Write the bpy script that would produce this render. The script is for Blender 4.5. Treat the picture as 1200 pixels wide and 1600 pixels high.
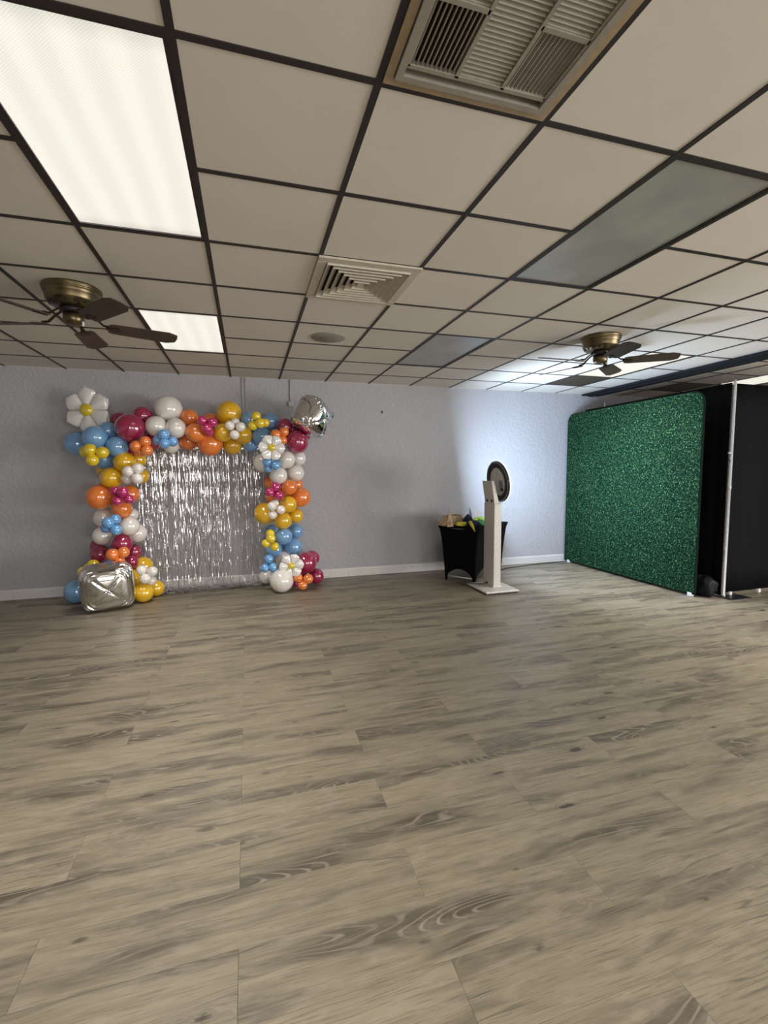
import bpy, math, random
from mathutils import Vector, Matrix

random.seed(7)
S = bpy.context.scene
for o in list(bpy.data.objects):
    bpy.data.objects.remove(o)
COL = S.collection

# ------------------------------------------------------------------ camera
FPX, YAW, PITCH, ROLL = 722.0157, -0.285921, -0.084752, -0.006449
CAMH = 1.463
_f = Vector((-math.sin(YAW) * math.cos(PITCH), math.cos(YAW) * math.cos(PITCH), math.sin(PITCH)))
_r = Vector((math.cos(YAW), math.sin(YAW), 0))
_u = _r.cross(_f)
_r2 = math.cos(ROLL) * _r + math.sin(ROLL) * _u
_u2 = -math.sin(ROLL) * _r + math.cos(ROLL) * _u
cam = bpy.data.objects.new('camera', bpy.data.cameras.new('camera'))
COL.objects.link(cam)
m = Matrix((( _r2.x, _u2.x, -_f.x, 0), (_r2.y, _u2.y, -_f.y, 0), (_r2.z, _u2.z, -_f.z, CAMH), (0, 0, 0, 1)))
cam.matrix_world = m
cam.data.sensor_fit = 'VERTICAL'
cam.data.sensor_height = 36.0
cam.data.sensor_width = 27.0
cam.data.lens = FPX / 1600 * 36.0
cam.data.clip_start = 0.05
S.camera = cam

# ------------------------------------------------------------------ light, exposure
S.view_settings.view_transform = 'Standard'
S.view_settings.look = 'None'
S.view_settings.gamma = 1.0
S.view_settings.use_curve_mapping = False
S.view_settings.exposure = 0.0
W = bpy.data.worlds.new('world')
S.world = W
W.use_nodes = True
W.node_tree.nodes['Background'].inputs[0].default_value = (0.75, 0.85, 1.0, 1)
W.node_tree.nodes['Background'].inputs[1].default_value = 0.3
LENS_ON = 0.93          # radiance of the lit ceiling lenses
TROFFER_W = 18.0       # watts of each lit ceiling light, aimed down by its prismatic lens
TROFFER_SPREAD = 106.0 # degrees
RING_ON = 360.0         # radiance of the photo booth ring lamp
BACK_FILL_W = 105.0          # watts of fill light from each added, unseen back wall opening
SIDE_FILL_W = 300.0         # and from each unseen opening added in the side wall

ROOM_X0, ROOM_X1 = -4.6, 9.2
ROOM_Y0, WALL_Y = -4.6, 6.36
CEIL = 2.704
FILL_WINDOWS = [(-0.6, 1.6), (3.0, 5.2)]  # unseen back wall windows, added to supply fill light
SIDE_FILL_WINDOWS = [(-4.2, -2.0), (-1.5, 0.7)]  # unseen side wall windows, added to brighten wall and arch from the right
WIN_Z0, WIN_Z1 = 0.75, 2.35
SIDE_Z0, SIDE_Z1 = 0.25, 1.85
def window_fill(w, h, loc, rot, power):  # area lamp behind an added opening, fills the room with light
    l = bpy.data.lights.new('window_daylight', 'AREA')
    l.shape = 'RECTANGLE'
    l.size, l.size_y = w, h
    l.energy = power
    l.color = (1.0, 0.97, 0.93)
    o = bpy.data.objects.new('window_daylight', l)
    COL.objects.link(o)
    o.location = loc
    o.rotation_euler = rot


for _x0, _x1 in FILL_WINDOWS:
    window_fill(_x1 - _x0, WIN_Z1 - WIN_Z0, ((_x0 + _x1) / 2, ROOM_Y0 - 0.16, (WIN_Z0 + WIN_Z1) / 2), (math.pi / 2, 0, 0), BACK_FILL_W)
for _y0, _y1 in SIDE_FILL_WINDOWS:
    window_fill(_y1 - _y0, SIDE_Z1 - SIDE_Z0, (ROOM_X1 + 0.16, (_y0 + _y1) / 2, (SIDE_Z0 + SIDE_Z1) / 2), (math.pi / 2, 0, math.pi / 2), SIDE_FILL_W)
try:
    S.cycles.max_bounces = 5
    S.cycles.diffuse_bounces = 4
    S.cycles.glossy_bounces = 3
except Exception:
    pass

# ------------------------------------------------------------------ helpers
PI = math.pi


class NT:
    """tiny node-tree writer"""
    def __init__(s, name):
        s.m = bpy.data.materials.new(name)
        s.m.use_nodes = True
        s.t = s.m.node_tree
        s.t.nodes.clear()
        s.out = s.t.nodes.new('ShaderNodeOutputMaterial')

    def n(s, typ, ins=None, **props):
        nd = s.t.nodes.new(typ)
        for k, v in props.items():
            setattr(nd, k, v)
        for k, v in (ins or {}).items():
            sock = nd.inputs[k]
            if hasattr(v, 'is_linked') or isinstance(v, bpy.types.NodeSocket):
                s.t.links.new(v, sock)
            else:
                sock.default_value = v
        return nd

    def math(s, op, a, b=0.0, c=0.0, clamp=False):
        return s.n('ShaderNodeMath', {0: a, 1: b, 2: c}, operation=op, use_clamp=clamp).outputs[0]

    def vmul(s, v, xyz):
        return s.n('ShaderNodeVectorMath', {0: v, 1: xyz}, operation='MULTIPLY').outputs[0]

    def vadd(s, v, w):
        return s.n('ShaderNodeVectorMath', {0: v, 1: w}, operation='ADD').outputs[0]

    def noise(s, v, scale=1.0, detail=2.0, rough=0.5):
        return s.n('ShaderNodeTexNoise', {'Vector': v, 'Scale': scale, 'Detail': detail, 'Roughness': rough}).outputs[0]

    def smooth(s, x, a, b, lo=0.0, hi=1.0):
        return s.n('ShaderNodeMapRange', {0: x, 1: a, 2: b, 3: lo, 4: hi}, interpolation_type='SMOOTHSTEP').outputs[0]

    def mix(s, f, a, b, blend='MIX'):
        nd = s.n('ShaderNodeMix', data_type='RGBA', blend_type=blend)
        for idx, v in ((0, f), (6, a), (7, b)):
            if isinstance(v, bpy.types.NodeSocket):
                s.t.links.new(v, nd.inputs[idx])
            else:
                nd.inputs[idx].default_value = v
        return nd.outputs[2]

    def bump(s, h, strength=0.3, dist=0.01):
        return s.n('ShaderNodeBump', {'Height': h, 'Strength': strength, 'Distance': dist}).outputs[0]

    def finish(s, color=(.8, .8, .8, 1), rough=0.5, metal=0.0, normal=None, spec=0.5, coat=0.0, emit=None, estr=0.0, sss=0.0, trans=0.0, sheen=0.0, coat_ior=1.5):
        b = s.n('ShaderNodeBsdfPrincipled')
        def setv(k, v):
            if isinstance(v, bpy.types.NodeSocket):
                s.t.links.new(v, b.inputs[k])
            else:
                b.inputs[k].default_value = v
        setv('Base Color', color); setv('Roughness', rough); setv('Metallic', metal)
        setv('Specular IOR Level', spec); setv('Coat Weight', coat); setv('Coat Roughness', 0.05); setv('Coat IOR', coat_ior)
        setv('Sheen Weight', sheen); setv('Transmission Weight', trans)
        if emit is not None:
            setv('Emission Color', emit); setv('Emission Strength', estr)
        if normal is not None:
            s.t.links.new(normal, b.inputs['Normal'])
        s.t.links.new(b.outputs[0], s.out.inputs[0])
        return s.m


def c4(r, g, b):
    return (r, g, b, 1.0)


def simple(name, col, rough=0.5, metal=0.0, var=0.06, scale=40.0, bump=0.0, **kw):
    """plain material with a little procedural unevenness"""
    t = NT(name)
    v = t.n('ShaderNodeTexCoord').outputs['Object']
    n = t.noise(v, scale, 3.0)
    f = t.smooth(n, 0.3, 0.7)
    a = c4(*[max(0, x * (1 - var)) for x in col]); b = c4(*[min(1, x * (1 + var)) for x in col])
    nor = t.bump(n, bump, 0.005) if bump else None
    return t.finish(t.mix(f, a, b), rough, metal, nor, **kw)


def link(o, parent=None):
    COL.objects.link(o)
    if parent is not None:
        o.parent = parent
    return o


def meshdata(name, v, f, mat=None, smooth=False):
    me = bpy.data.meshes.new(name)
    me.from_pydata([tuple(x) for x in v], [], f)
    me.update()
    if mat:
        me.materials.append(mat)
    if smooth:
        me.polygons.foreach_set('use_smooth', [True] * len(me.polygons))
    return me


def ob(name, v, f, mat, parent=None, smooth=False, loc=None):
    o = bpy.data.objects.new(name, meshdata(name, v, f, mat, smooth))
    if loc is not None:
        o.location = loc
    return link(o, parent)


def inst(name, me, parent=None, loc=(0, 0, 0), rot=None, scale=None, label=None):
    o = bpy.data.objects.new(name, me)
    o.location = loc
    if rot is not None:
        o.rotation_euler = rot
    if scale is not None:
        o.scale = (scale,) * 3 if isinstance(scale, (int, float)) else scale
    if label:
        o['label'] = label
    return link(o, parent)


def tag(o, label=None, cat=None, group=None, kind=None):
    if label: o['label'] = label
    if cat: o['category'] = cat
    if group: o['group'] = group
    if kind: o['kind'] = kind
    return o


def empty(name, loc=(0, 0, 0), label=None, cat=None, group=None, rotz=0.0):
    o = bpy.data.objects.new(name, None)
    o.empty_display_size = 0.1
    o.location = loc
    o.rotation_euler = (0, 0, rotz)
    link(o)
    return tag(o, label, cat, group)


class MB:
    """collects primitives into one mesh"""
    def __init__(s):
        s.v = []; s.f = []

    def add(s, v, f):
        k = len(s.v)
        s.v += [tuple(p) for p in v]
        s.f += [tuple(i + k for i in q) for q in f]
        return s

    def box(s, a, b, M=None):
        x0, y0, z0 = a; x1, y1, z1 = b
        v = [Vector(p) for p in ((x0, y0, z0), (x1, y0, z0), (x1, y1, z0), (x0, y1, z0), (x0, y0, z1), (x1, y0, z1), (x1, y1, z1), (x0, y1, z1))]
        if M: v = [M @ p for p in v]
        return s.add(v, [(0, 3, 2, 1), (4, 5, 6, 7), (0, 1, 5, 4), (1, 2, 6, 5), (2, 3, 7, 6), (3, 0, 4, 7)])

    def bbox(s, a, b, r, M=None):
        """box with chamfered edges"""
        x0, y0, z0 = a; x1, y1, z1 = b
        out = []
        rings = [(z0, r), (z0 + r, 0), (z1 - r, 0), (z1, r)]
        for z, i in rings:
            q = r
            pts = [(x0 + q, y0 + i), (x1 - q, y0 + i), (x1 - i, y0 + q), (x1 - i, y1 - q), (x1 - q, y1 - i), (x0 + q, y1 - i), (x0 + i, y1 - q), (x0 + i, y0 + q)]
            out += [Vector((x, y, z)) for x, y in pts]
        if M: out = [M @ p for p in out]
        f = [tuple(range(7, -1, -1)), tuple(range(24, 32))]
        for k in range(3):
            for j in range(8):
                f.append((k * 8 + j, k * 8 + (j + 1) % 8, k * 8 + 8 + (j + 1) % 8, k * 8 + 8 + j))
        return s.add(out, f)

    def lathe(s, prof, n=32, M=None, cap=True):
        v = []; f = []
        for r, z in prof:
            for k in range(n):
                a = 2 * PI * k / n
                v.append(Vector((r * math.cos(a), r * math.sin(a), z)))
        if M: v = [M @ p for p in v]
        for i in range(len(prof) - 1):
            for k in range(n):
                f.append((i * n + k, i * n + (k + 1) % n, (i + 1) * n + (k + 1) % n, (i + 1) * n + k))
        if cap:
            f.append(tuple(range(n - 1, -1, -1)))
            f.append(tuple(range((len(prof) - 1) * n, len(prof) * n)))
        return s.add(v, f)

    def tube(s, pts, r, n=8, flat=1.0):
        pts = [Vector(p) for p in pts]
        v = []; f = []
        up = Vector((0, 0, 1))
        for i, p in enumerate(pts):
            d = (pts[min(i + 1, len(pts) - 1)] - pts[max(i - 1, 0)]).normalized()
            a = d.cross(up)
            if a.length < 1e-3:
                a = d.cross(Vector((0, 1, 0)))
            a.normalize(); b = d.cross(a)
            rr = r[i] if isinstance(r, (list, tuple)) else r
            for k in range(n):
                t = 2 * PI * k / n
                v.append(p + a * (rr * math.cos(t)) + b * (rr * flat * math.sin(t)))
        for i in range(len(pts) - 1):
            for k in range(n):
                f.append((i * n + k, i * n + (k + 1) % n, (i + 1) * n + (k + 1) % n, (i + 1) * n + k))
        f.append(tuple(range(n - 1, -1, -1)))
        f.append(tuple(range((len(pts) - 1) * n, len(pts) * n)))
        return s.add(v, f)

    def prism(s, poly, z0, z1, M=None):
        n = len(poly)
        v = [Vector((x, y, z0)) for x, y in poly] + [Vector((x, y, z1)) for x, y in poly]
        if M: v = [M @ p for p in v]
        f = [tuple(range(n - 1, -1, -1)), tuple(range(n, 2 * n))]
        for k in range(n):
            f.append((k, (k + 1) % n, n + (k + 1) % n, n + k))
        return s.add(v, f)

    def build(s, name, mat, parent=None, smooth=False, loc=None):
        return ob(name, s.v, s.f, mat, parent, smooth, loc)


def grid_faces(nu, nv, wrap_u=False):
    f = []
    for i in range(nu - (0 if wrap_u else 1)):
        for j in range(nv - 1):
            a = i * nv + j; b = ((i + 1) % nu) * nv + j
            f.append((a, b, b + 1, a + 1))
    return f


def at(px, py, Y):
    """point on the photograph's sight line through (px, py) at world depth Y"""
    d = _f + _r2 * ((px - 600) / FPX) - _u2 * ((py - 800) / FPX)
    p = d * (Y / d.y)
    return Vector((p.x, p.y, p.z + CAMH))


def px_size(p):
    """metres per pixel at world point p"""
    return (Vector(p) - Vector((0, 0, CAMH))).dot(_f) / FPX


# ------------------------------------------------------------------ materials
def wood_floor():
    t = NT('vinyl_plank_wood')
    co = t.n('ShaderNodeTexCoord').outputs['Object']
    rnd = t.n('ShaderNodeObjectInfo').outputs['Random']
    off = t.n('ShaderNodeCombineXYZ', {0: t.math('MULTIPLY', rnd, 53.0), 1: t.math('MULTIPLY', rnd, 31.0), 2: t.math('MULTIPLY', rnd, 17.0)}).outputs[0]
    V = t.vadd(co, off)
    w = t.noise(t.vmul(V, (1.6, 5.0, 1.0)), 1.0, 2.0)
    wy = t.math('MULTIPLY', t.math('SUBTRACT', w, 0.5), 0.10)
    V2 = t.vadd(V, t.n('ShaderNodeCombineXYZ', {1: wy}).outputs[0])
    V3 = t.vadd(V, t.n('ShaderNodeCombineXYZ', {1: t.math('MULTIPLY', wy, 0.35)}).outputs[0])
    tone = t.noise(t.vmul(V2, (1.3, 9.0, 1.0)), 1.0, 3.0, 0.55)
    dark = t.smooth(tone, 0.45, 0.68)
    grain = t.noise(t.vmul(V3, (8.0, 230.0, 1.0)), 1.0, 4.0, 0.6)
    grain2 = t.noise(t.vmul(V3, (2.6, 40.0, 1.0)), 1.0, 3.0, 0.6)
    blot = t.noise(t.vmul(V, (9.0, 22.0, 1.0)), 1.0, 4.0, 0.6)
    # cathedral grain: contour lines of a stretched field
    fld = t.noise(t.vmul(V2, (1.25, 8.0, 1.0)), 1.0, 0.6, 0.4)
    sn = t.math('SINE', t.math('ADD', t.math('MULTIPLY', fld, 150.0), t.math('MULTIPLY', grain2, 2.0)))
    lines = t.math('MULTIPLY', t.smooth(sn, 0.55, 1.0), t.smooth(tone, 0.54, 0.68))
    # knots
    kn = t.n('ShaderNodeTexVoronoi', {'Vector': t.vmul(V2, (1.9, 6.2, 1.0)), 'Scale': 1.0})
    gate = t.math('GREATER_THAN', t.n('ShaderNodeSeparateColor', {0: kn.outputs['Color']}).outputs[0], 0.42)
    kd = t.math('ADD', kn.outputs['Distance'], t.math('ADD', t.math('MULTIPLY', t.math('SUBTRACT', blot, 0.5), 0.26), t.math('MULTIPLY', t.math('SUBTRACT', grain, 0.5), 0.10)))
    kn2 = t.n('ShaderNodeTexVoronoi', {'Vector': t.vmul(V2, (3.3, 9.5, 1.0)), 'Scale': 1.0})
    gate2 = t.math('GREATER_THAN', t.n('ShaderNodeSeparateColor', {0: kn2.outputs['Color']}).outputs[1], 0.46)
    kd2 = t.math('ADD', kn2.outputs['Distance'], t.math('ADD', t.math('MULTIPLY', t.math('SUBTRACT', blot, 0.5), 0.42), t.math('MULTIPLY', t.math('SUBTRACT', grain, 0.5), 0.12)))
    fleck = t.math('MULTIPLY', t.smooth(kd2, 0.11, 0.035), gate2)
    knot = t.math('MULTIPLY', t.smooth(kd, 0.10, 0.04), gate)
    knot = t.math('MAXIMUM', knot, t.math('MULTIPLY', fleck, 0.75))
    halo = t.math('MULTIPLY', t.smooth(kd, 0.34, 0.05), gate)
    rings = t.math('MULTIPLY', t.smooth(t.math('SINE', t.math('MULTIPLY', kd, 95.0)), 0.3, 1.0), halo)
    col = t.mix(t.smooth(grain2, 0.3, 0.7), c4(0.246, 0.214, 0.154), c4(0.305, 0.267, 0.194))
    col = t.mix(t.math('MULTIPLY', dark, 0.82), col, c4(0.066, 0.056, 0.044))
    col = t.mix(t.math('MULTIPLY', halo, 0.45), col, c4(0.12, 0.10, 0.078))
    col = t.mix(t.math('MULTIPLY', t.smooth(grain, 0.48, 0.70), 0.58), col, c4(0.10, 0.085, 0.066))
    col = t.mix(t.math('MULTIPLY', t.smooth(blot, 0.48, 0.72), 0.30), col, c4(0.40, 0.35, 0.28))
    col = t.mix(t.math('MULTIPLY', lines, 0.50), col, c4(0.42, 0.375, 0.30))
    col = t.mix(t.math('MULTIPLY', rings, 0.30), col, c4(0.40, 0.355, 0.285))
    col = t.mix(t.math('MULTIPLY', knot, 0.88), col, c4(0.045, 0.036, 0.028))
    cr = t.math('ABSOLUTE', t.math('SUBTRACT', t.noise(t.vmul(V2, (0.9, 15.0, 1.0)), 1.0, 1.5, 0.5), 0.5))
    crack = t.math('MULTIPLY', t.smooth(cr, 0.016, 0.002), t.smooth(t.noise(t.vmul(V, (2.3, 7.0, 1.0)), 1.0, 1.0), 0.50, 0.62))
    col = t.mix(t.math('MULTIPLY', crack, 0.5), col, c4(0.060, 0.050, 0.040))
    val = t.math('ADD', 0.92, t.math('MULTIPLY', t.math('FRACT', t.math('MULTIPLY', rnd, 7.31)), 0.16))
    col = t.n('ShaderNodeHueSaturation', {'Value': val, 'Color': col}).outputs[0]
    nor = t.bump(t.math('ADD', grain, t.math('MULTIPLY', lines, 0.5)), 0.12, 0.004)
    return t.finish(col, t.smooth(blot, 0.2, 0.8, 0.36, 0.50), 0.0, nor, spec=0.42)


def plaster(name, col):
    t = NT(name)
    v = t.n('ShaderNodeTexCoord').outputs['Object']
    n1 = t.noise(v, 26.0, 4.0, 0.55)
    n2 = t.noise(v, 7.0, 2.0)
    h = t.math('ADD', t.smooth(n1, 0.42, 0.62), t.math('MULTIPLY', n2, 0.5))
    f = t.noise(v, 1.3, 3.0)
    c = t.mix(f, c4(*[x * 0.95 for x in col]), c4(*[min(1, x * 1.05) for x in col]))
    return t.finish(c, 0.62, 0.0, t.bump(h, 0.45, 0.007), spec=0.35)


def tile_mat():
    t = NT('ceiling_tile_white')
    v = t.n('ShaderNodeTexCoord').outputs['Object']
    rnd = t.n('ShaderNodeObjectInfo').outputs['Random']
    n = t.noise(v, 260.0, 3.0, 0.6)
    b = t.noise(t.vadd(v, t.n('ShaderNodeCombineXYZ', {0: t.math('MULTIPLY', rnd, 20.0)}).outputs[0]), 2.2, 3.0)
    col = t.mix(t.smooth(b, 0.35, 0.7), c4(0.73, 0.69, 0.625), c4(0.705, 0.665, 0.60))
    col = t.mix(t.math('MULTIPLY', t.smooth(n, 0.55, 0.75), 0.14), col, c4(0.45, 0.40, 0.34))
    val = t.math('ADD', 0.97, t.math('MULTIPLY', rnd, 0.05))
    col = t.n('ShaderNodeHueSaturation', {'Value': val, 'Color': col}).outputs[0]
    return t.finish(col, 0.85, 0.0, t.bump(n, 0.15, 0.002), spec=0.2)


def lens_mat(name, strength, col):
    """prismatic troffer lens: fine ridges and the softer streaks of the tubes above"""
    t = NT(name)
    v = t.n('ShaderNodeTexCoord').outputs['Object']
    sp = t.n('ShaderNodeSeparateXYZ', {0: v})
    x, y = sp.outputs[0], sp.outputs[1]
    r1 = t.math('SINE', t.math('MULTIPLY', t.math('ADD', x, y), 620.0))
    wob = t.math('MULTIPLY', t.noise(t.vmul(v, (3.0, 1.2, 1.0)), 1.0, 2.0), 0.05)
    st = t.math('SINE', t.math('MULTIPLY', t.math('ADD', x, wob), 46.0))
    streak = t.smooth(st, -1.0, 1.0, 0.94, 1.02)
    ridge = t.smooth(r1, -1.0, 1.0, 0.90, 1.02)
    edge = t.smooth(t.math('ABSOLUTE', y), 0.50, 0.60, 1.0, 0.80)
    k = t.math('MULTIPLY', t.math('MULTIPLY', t.math('MULTIPLY', streak, ridge), edge), strength)
    return t.finish(c4(0.12, 0.12, 0.115), 0.45, spec=0.2, emit=c4(*col), estr=k)


def leaf_fabric():
    t = NT('printed_hedge_fabric')
    v = t.n('ShaderNodeTexCoord').outputs['Object']
    wv = t.n('ShaderNodeTexNoise', {'Vector': v, 'Scale': 34.0, 'Detail': 1.0})
    vv = t.vadd(v, t.vmul(t.vadd(wv.outputs['Color'], (-0.5, -0.5, -0.5)), (0.03, 0.03, 0.03)))
    vo = t.n('ShaderNodeTexVoronoi', {'Vector': vv, 'Scale': 52.0, 'Randomness': 1.0})
    rc = t.n('ShaderNodeSeparateColor', {0: vo.outputs['Color']})
    lf = t.noise(v, 62.0, 2.0, 0.6)
    bright = t.math('MULTIPLY', t.smooth(lf, 0.48, 0.59), t.smooth(rc.outputs[0], 0.2, 0.8, 0.35, 1.0))
    bright = t.math('MULTIPLY', bright, t.smooth(vo.outputs['Distance'], 0.75, 0.35))
    col = t.mix(rc.outputs[1], c4(0.0012, 0.011, 0.007), c4(0.0025, 0.018, 0.011))
    col = t.mix(bright, col, t.mix(rc.outputs[2], c4(0.055, 0.18, 0.065), c4(0.14, 0.31, 0.13)))
    return t.finish(col, 0.85, 0.0, None, spec=0.08)


def latex(name, col, rough=0.12):
    t = NT(name)
    v = t.n('ShaderNodeTexCoord').outputs['Object']
    n = t.noise(v, 3.0, 2.0)
    c = t.mix(n, c4(*[x * 0.94 for x in col]), c4(*[min(1, x * 1.06) for x in col]))
    return t.finish(c, rough, 0.0, None, spec=0.5, coat=1.0, coat_ior=1.8)


def foil(name, rough, col=(0.86, 0.86, 0.87), scale=9.0, bump=0.15):
    t = NT(name)
    v = t.n('ShaderNodeTexCoord').outputs['Object']
    n = t.noise(v, scale, 3.0, 0.6)
    return t.finish(t.mix(n, c4(*[x * 0.95 for x in col]), c4(*col)), rough, 1.0, t.bump(n, bump, 0.01))


def fabric_black(name, col, rough=0.8, scale=(180.0, 180.0, 40.0)):
    t = NT(name)
    v = t.n('ShaderNodeTexCoord').outputs['Object']
    n = t.noise(t.vmul(v, scale), 1.0, 2.0)
    return t.finish(t.mix(n, c4(*[x * 0.7 for x in col]), c4(*[x * 1.3 for x in col])), rough, 0.0, None, spec=0.10)


def brass():
    t = NT('antique_brass')
    v = t.n('ShaderNodeTexCoord').outputs['Object']
    n = t.noise(t.vmul(v, (3.0, 3.0, 60.0)), 1.0, 3.0)
    return t.finish(t.mix(n, c4(0.10, 0.078, 0.042), c4(0.25, 0.20, 0.115)), 0.36, 1.0)


def blade_mat():
    t = NT('dark_walnut_blade')
    v = t.n('ShaderNodeTexCoord').outputs['Object']
    n = t.noise(t.vmul(v, (4.0, 60.0, 1.0)), 1.0, 4.0)
    return t.finish(t.mix(n, c4(0.035, 0.022, 0.016), c4(0.085, 0.055, 0.038)), 0.45, 0.0, None, spec=0.4)


M = {}
M['wood'] = wood_floor()
M['wall'] = plaster('lavender_grey_plaster', (0.44, 0.437, 0.468))
M['tile'] = tile_mat()
M['grid'] = simple('dark_bronze_grid', (0.022, 0.017, 0.016), 0.55)
M['base'] = simple('white_baseboard', (0.66, 0.65, 0.64), 0.4)
M['lens_on'] = lens_mat('lit_prismatic_lens', LENS_ON, (1.0, 0.975, 0.86))
M['lens_off'] = simple('unlit_grey_lens', (0.36, 0.37, 0.35), 0.3, var=0.12, scale=3.0)
M['dark_panel'] = simple('dark_brown_grille', (0.085, 0.07, 0.055), 0.6)
M['tan'] = simple('tan_trim', (0.36, 0.27, 0.17), 0.5)
M['vent'] = simple('cream_vent_metal', (0.55, 0.50, 0.41), 0.5)
M['grille'] = simple('grey_grille_metal', (0.30, 0.275, 0.23), 0.5)
M['black'] = simple('black_void', (0.012, 0.011, 0.010), 0.8)
M['speaker'] = simple('grey_speaker_cloth', (0.30, 0.28, 0.25), 0.7, var=0.2, scale=300)
M['track'] = simple('dark_slate_track', (0.018, 0.019, 0.022), 0.8, spec=0.15)
M['brass'] = brass()
M['blade'] = blade_mat()
M['iron'] = simple('dark_bronze_iron', (0.045, 0.033, 0.022), 0.45, metal=0.7)
M['hedge'] = leaf_fabric()
M['edge'] = simple('dark_green_edge', (0.005, 0.014, 0.009), 0.9, spec=0.08)
M['white_plastic'] = simple('white_plastic', (0.75, 0.75, 0.74), 0.35)
M['booth'] = simple('white_powder_coat', (0.62, 0.60, 0.56), 0.35)
M['black_plastic'] = simple('black_plastic', (0.014, 0.014, 0.016), 0.4)
M['screen'] = simple('grey_port_panel', (0.20, 0.22, 0.27), 0.3)
M['ring'] = (lambda t: t.finish(c4(.9, .9, .9), 0.4, emit=c4(0.62, 0.78, 1.0), estr=RING_ON))(NT('ring_lamp_glow'))
M['ring_rim'] = (lambda t: t.finish(c4(.85, .85, .85), 0.4, emit=c4(0.92, 0.96, 1.0), estr=0.8))(NT('lit_acrylic_rim'))
M['drape'] = fabric_black('black_drape_fabric', (0.0035, 0.0035, 0.0045))
M['spandex'] = fabric_black('black_spandex', (0.0025, 0.0025, 0.003), 0.8)
M['steel'] = simple('white_steel_pole', (0.60, 0.61, 0.64), 0.35, metal=0.2)
M['plate'] = simple('grey_steel_plate', (0.22, 0.22, 0.22), 0.5)
M['bag'] = fabric_black('black_nylon_bag', (0.010, 0.010, 0.012), 0.45)
M['kraft'] = simple('kraft_paper', (0.36, 0.25, 0.145), 0.8, var=0.15, scale=25, bump=0.4)
M['kraft_light'] = simple('pale_kraft_paper', (0.55, 0.42, 0.28), 0.8, var=0.12, scale=25)
M['yellow_cloth'] = simple('yellow_felt', (0.62, 0.52, 0.05), 0.9)
M['navy_cloth'] = simple('navy_felt', (0.010, 0.012, 0.045), 0.9)
M['green_cloth'] = simple('green_felt', (0.06, 0.30, 0.10), 0.9, var=0.3)
M['lime_cloth'] = simple('lime_felt', (0.38, 0.62, 0.10), 0.9)
M['card'] = simple('white_card', (0.70, 0.68, 0.68), 0.6)
M['card_dark'] = simple('slate_card', (0.12, 0.15, 0.20), 0.6)
M['conduit'] = simple('painted_conduit', (0.48, 0.475, 0.50), 0.5)
M['foil'] = foil('mirror_foil', 0.045, bump=0.05)
M['fringe'] = foil('tinsel_foil', 0.14, (0.76, 0.74, 0.75), 30.0, 0.3)
LATEX = {
    'blue': ('sky blue latex balloon', latex('blue_latex', (0.19, 0.41, 0.72))),
    'bluel': ('light blue latex balloon', latex('light_blue_latex', (0.16, 0.42, 0.80))),
    'yellow': ('golden yellow latex balloon', latex('golden_latex', (0.86, 0.50, 0.010))),
    'yellows': ('lemon yellow latex balloon', latex('lemon_latex', (0.86, 0.64, 0.015))),
    'orange': ('orange latex balloon', latex('orange_latex', (0.90, 0.235, 0.04))),
    'burg': ('burgundy latex balloon', latex('burgundy_latex', (0.35, 0.014, 0.075))),
    'mag': ('magenta latex balloon', latex('magenta_latex', (0.52, 0.013, 0.15))),
    'white': ('white latex balloon', latex('white_latex', (0.88, 0.84, 0.80))),
}
M['petal'] = latex('white_foil_petal', (0.87, 0.85, 0.83), 0.16)
M['daisy_heart'] = latex('yellow_foil_heart', (0.74, 0.56, 0.015), 0.16)
M['win_frame'] = simple('white_window_frame', (0.6, 0.6, 0.6), 0.4)  # for the frames of the added fill light openings

# ------------------------------------------------------------------ room shell
floor = MB().box((ROOM_X0, ROOM_Y0, -0.12), (ROOM_X1, WALL_Y + 0.1, -0.006)).build('floor', M['wood'])
tag(floor, 'grey brown oak look vinyl plank floor', kind='structure')
PL, PW = 1.22, 0.217


def plank_mesh():
    g, b, t = 0.0003, 0.0010, 0.0057
    hx, hy = PL / 2 - g, PW / 2 - g
    v = []
    for x, y, z in ((hx, hy, -t), (hx, hy, -b * 0.6), (hx - b, hy - b, 0)):
        v += [(-x, -y, z), (x, -y, z), (x, y, z), (-x, y, z)]
    f = [(8, 9, 10, 11)]
    for k in range(2):
        for j in range(4):
            f.append((k * 4 + j, k * 4 + (j + 1) % 4, k * 4 + 4 + (j + 1) % 4, k * 4 + 4 + j))
    return meshdata('plank', v, f, M['wood'])


pm = plank_mesh()
# rows: edge at y = 1.602 + 0.217 k ; joints alternate by half a plank
for k in range(-6, 22):
    y0 = 1.602 + PW * k
    jx = -0.07 if k % 2 == 0 else 0.545
    if y0 + PW > WALL_Y + 0.001:
        continue
    for i in range(-4, 7):
        xc = jx + PL * i + PL / 2
        if xc < -3.6 or xc > 6.3:
            continue
        if xc < -2.2 and y0 < 2.6: continue
        inst('plank', pm, floor, (xc, y0 + PW / 2, 0))

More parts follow.
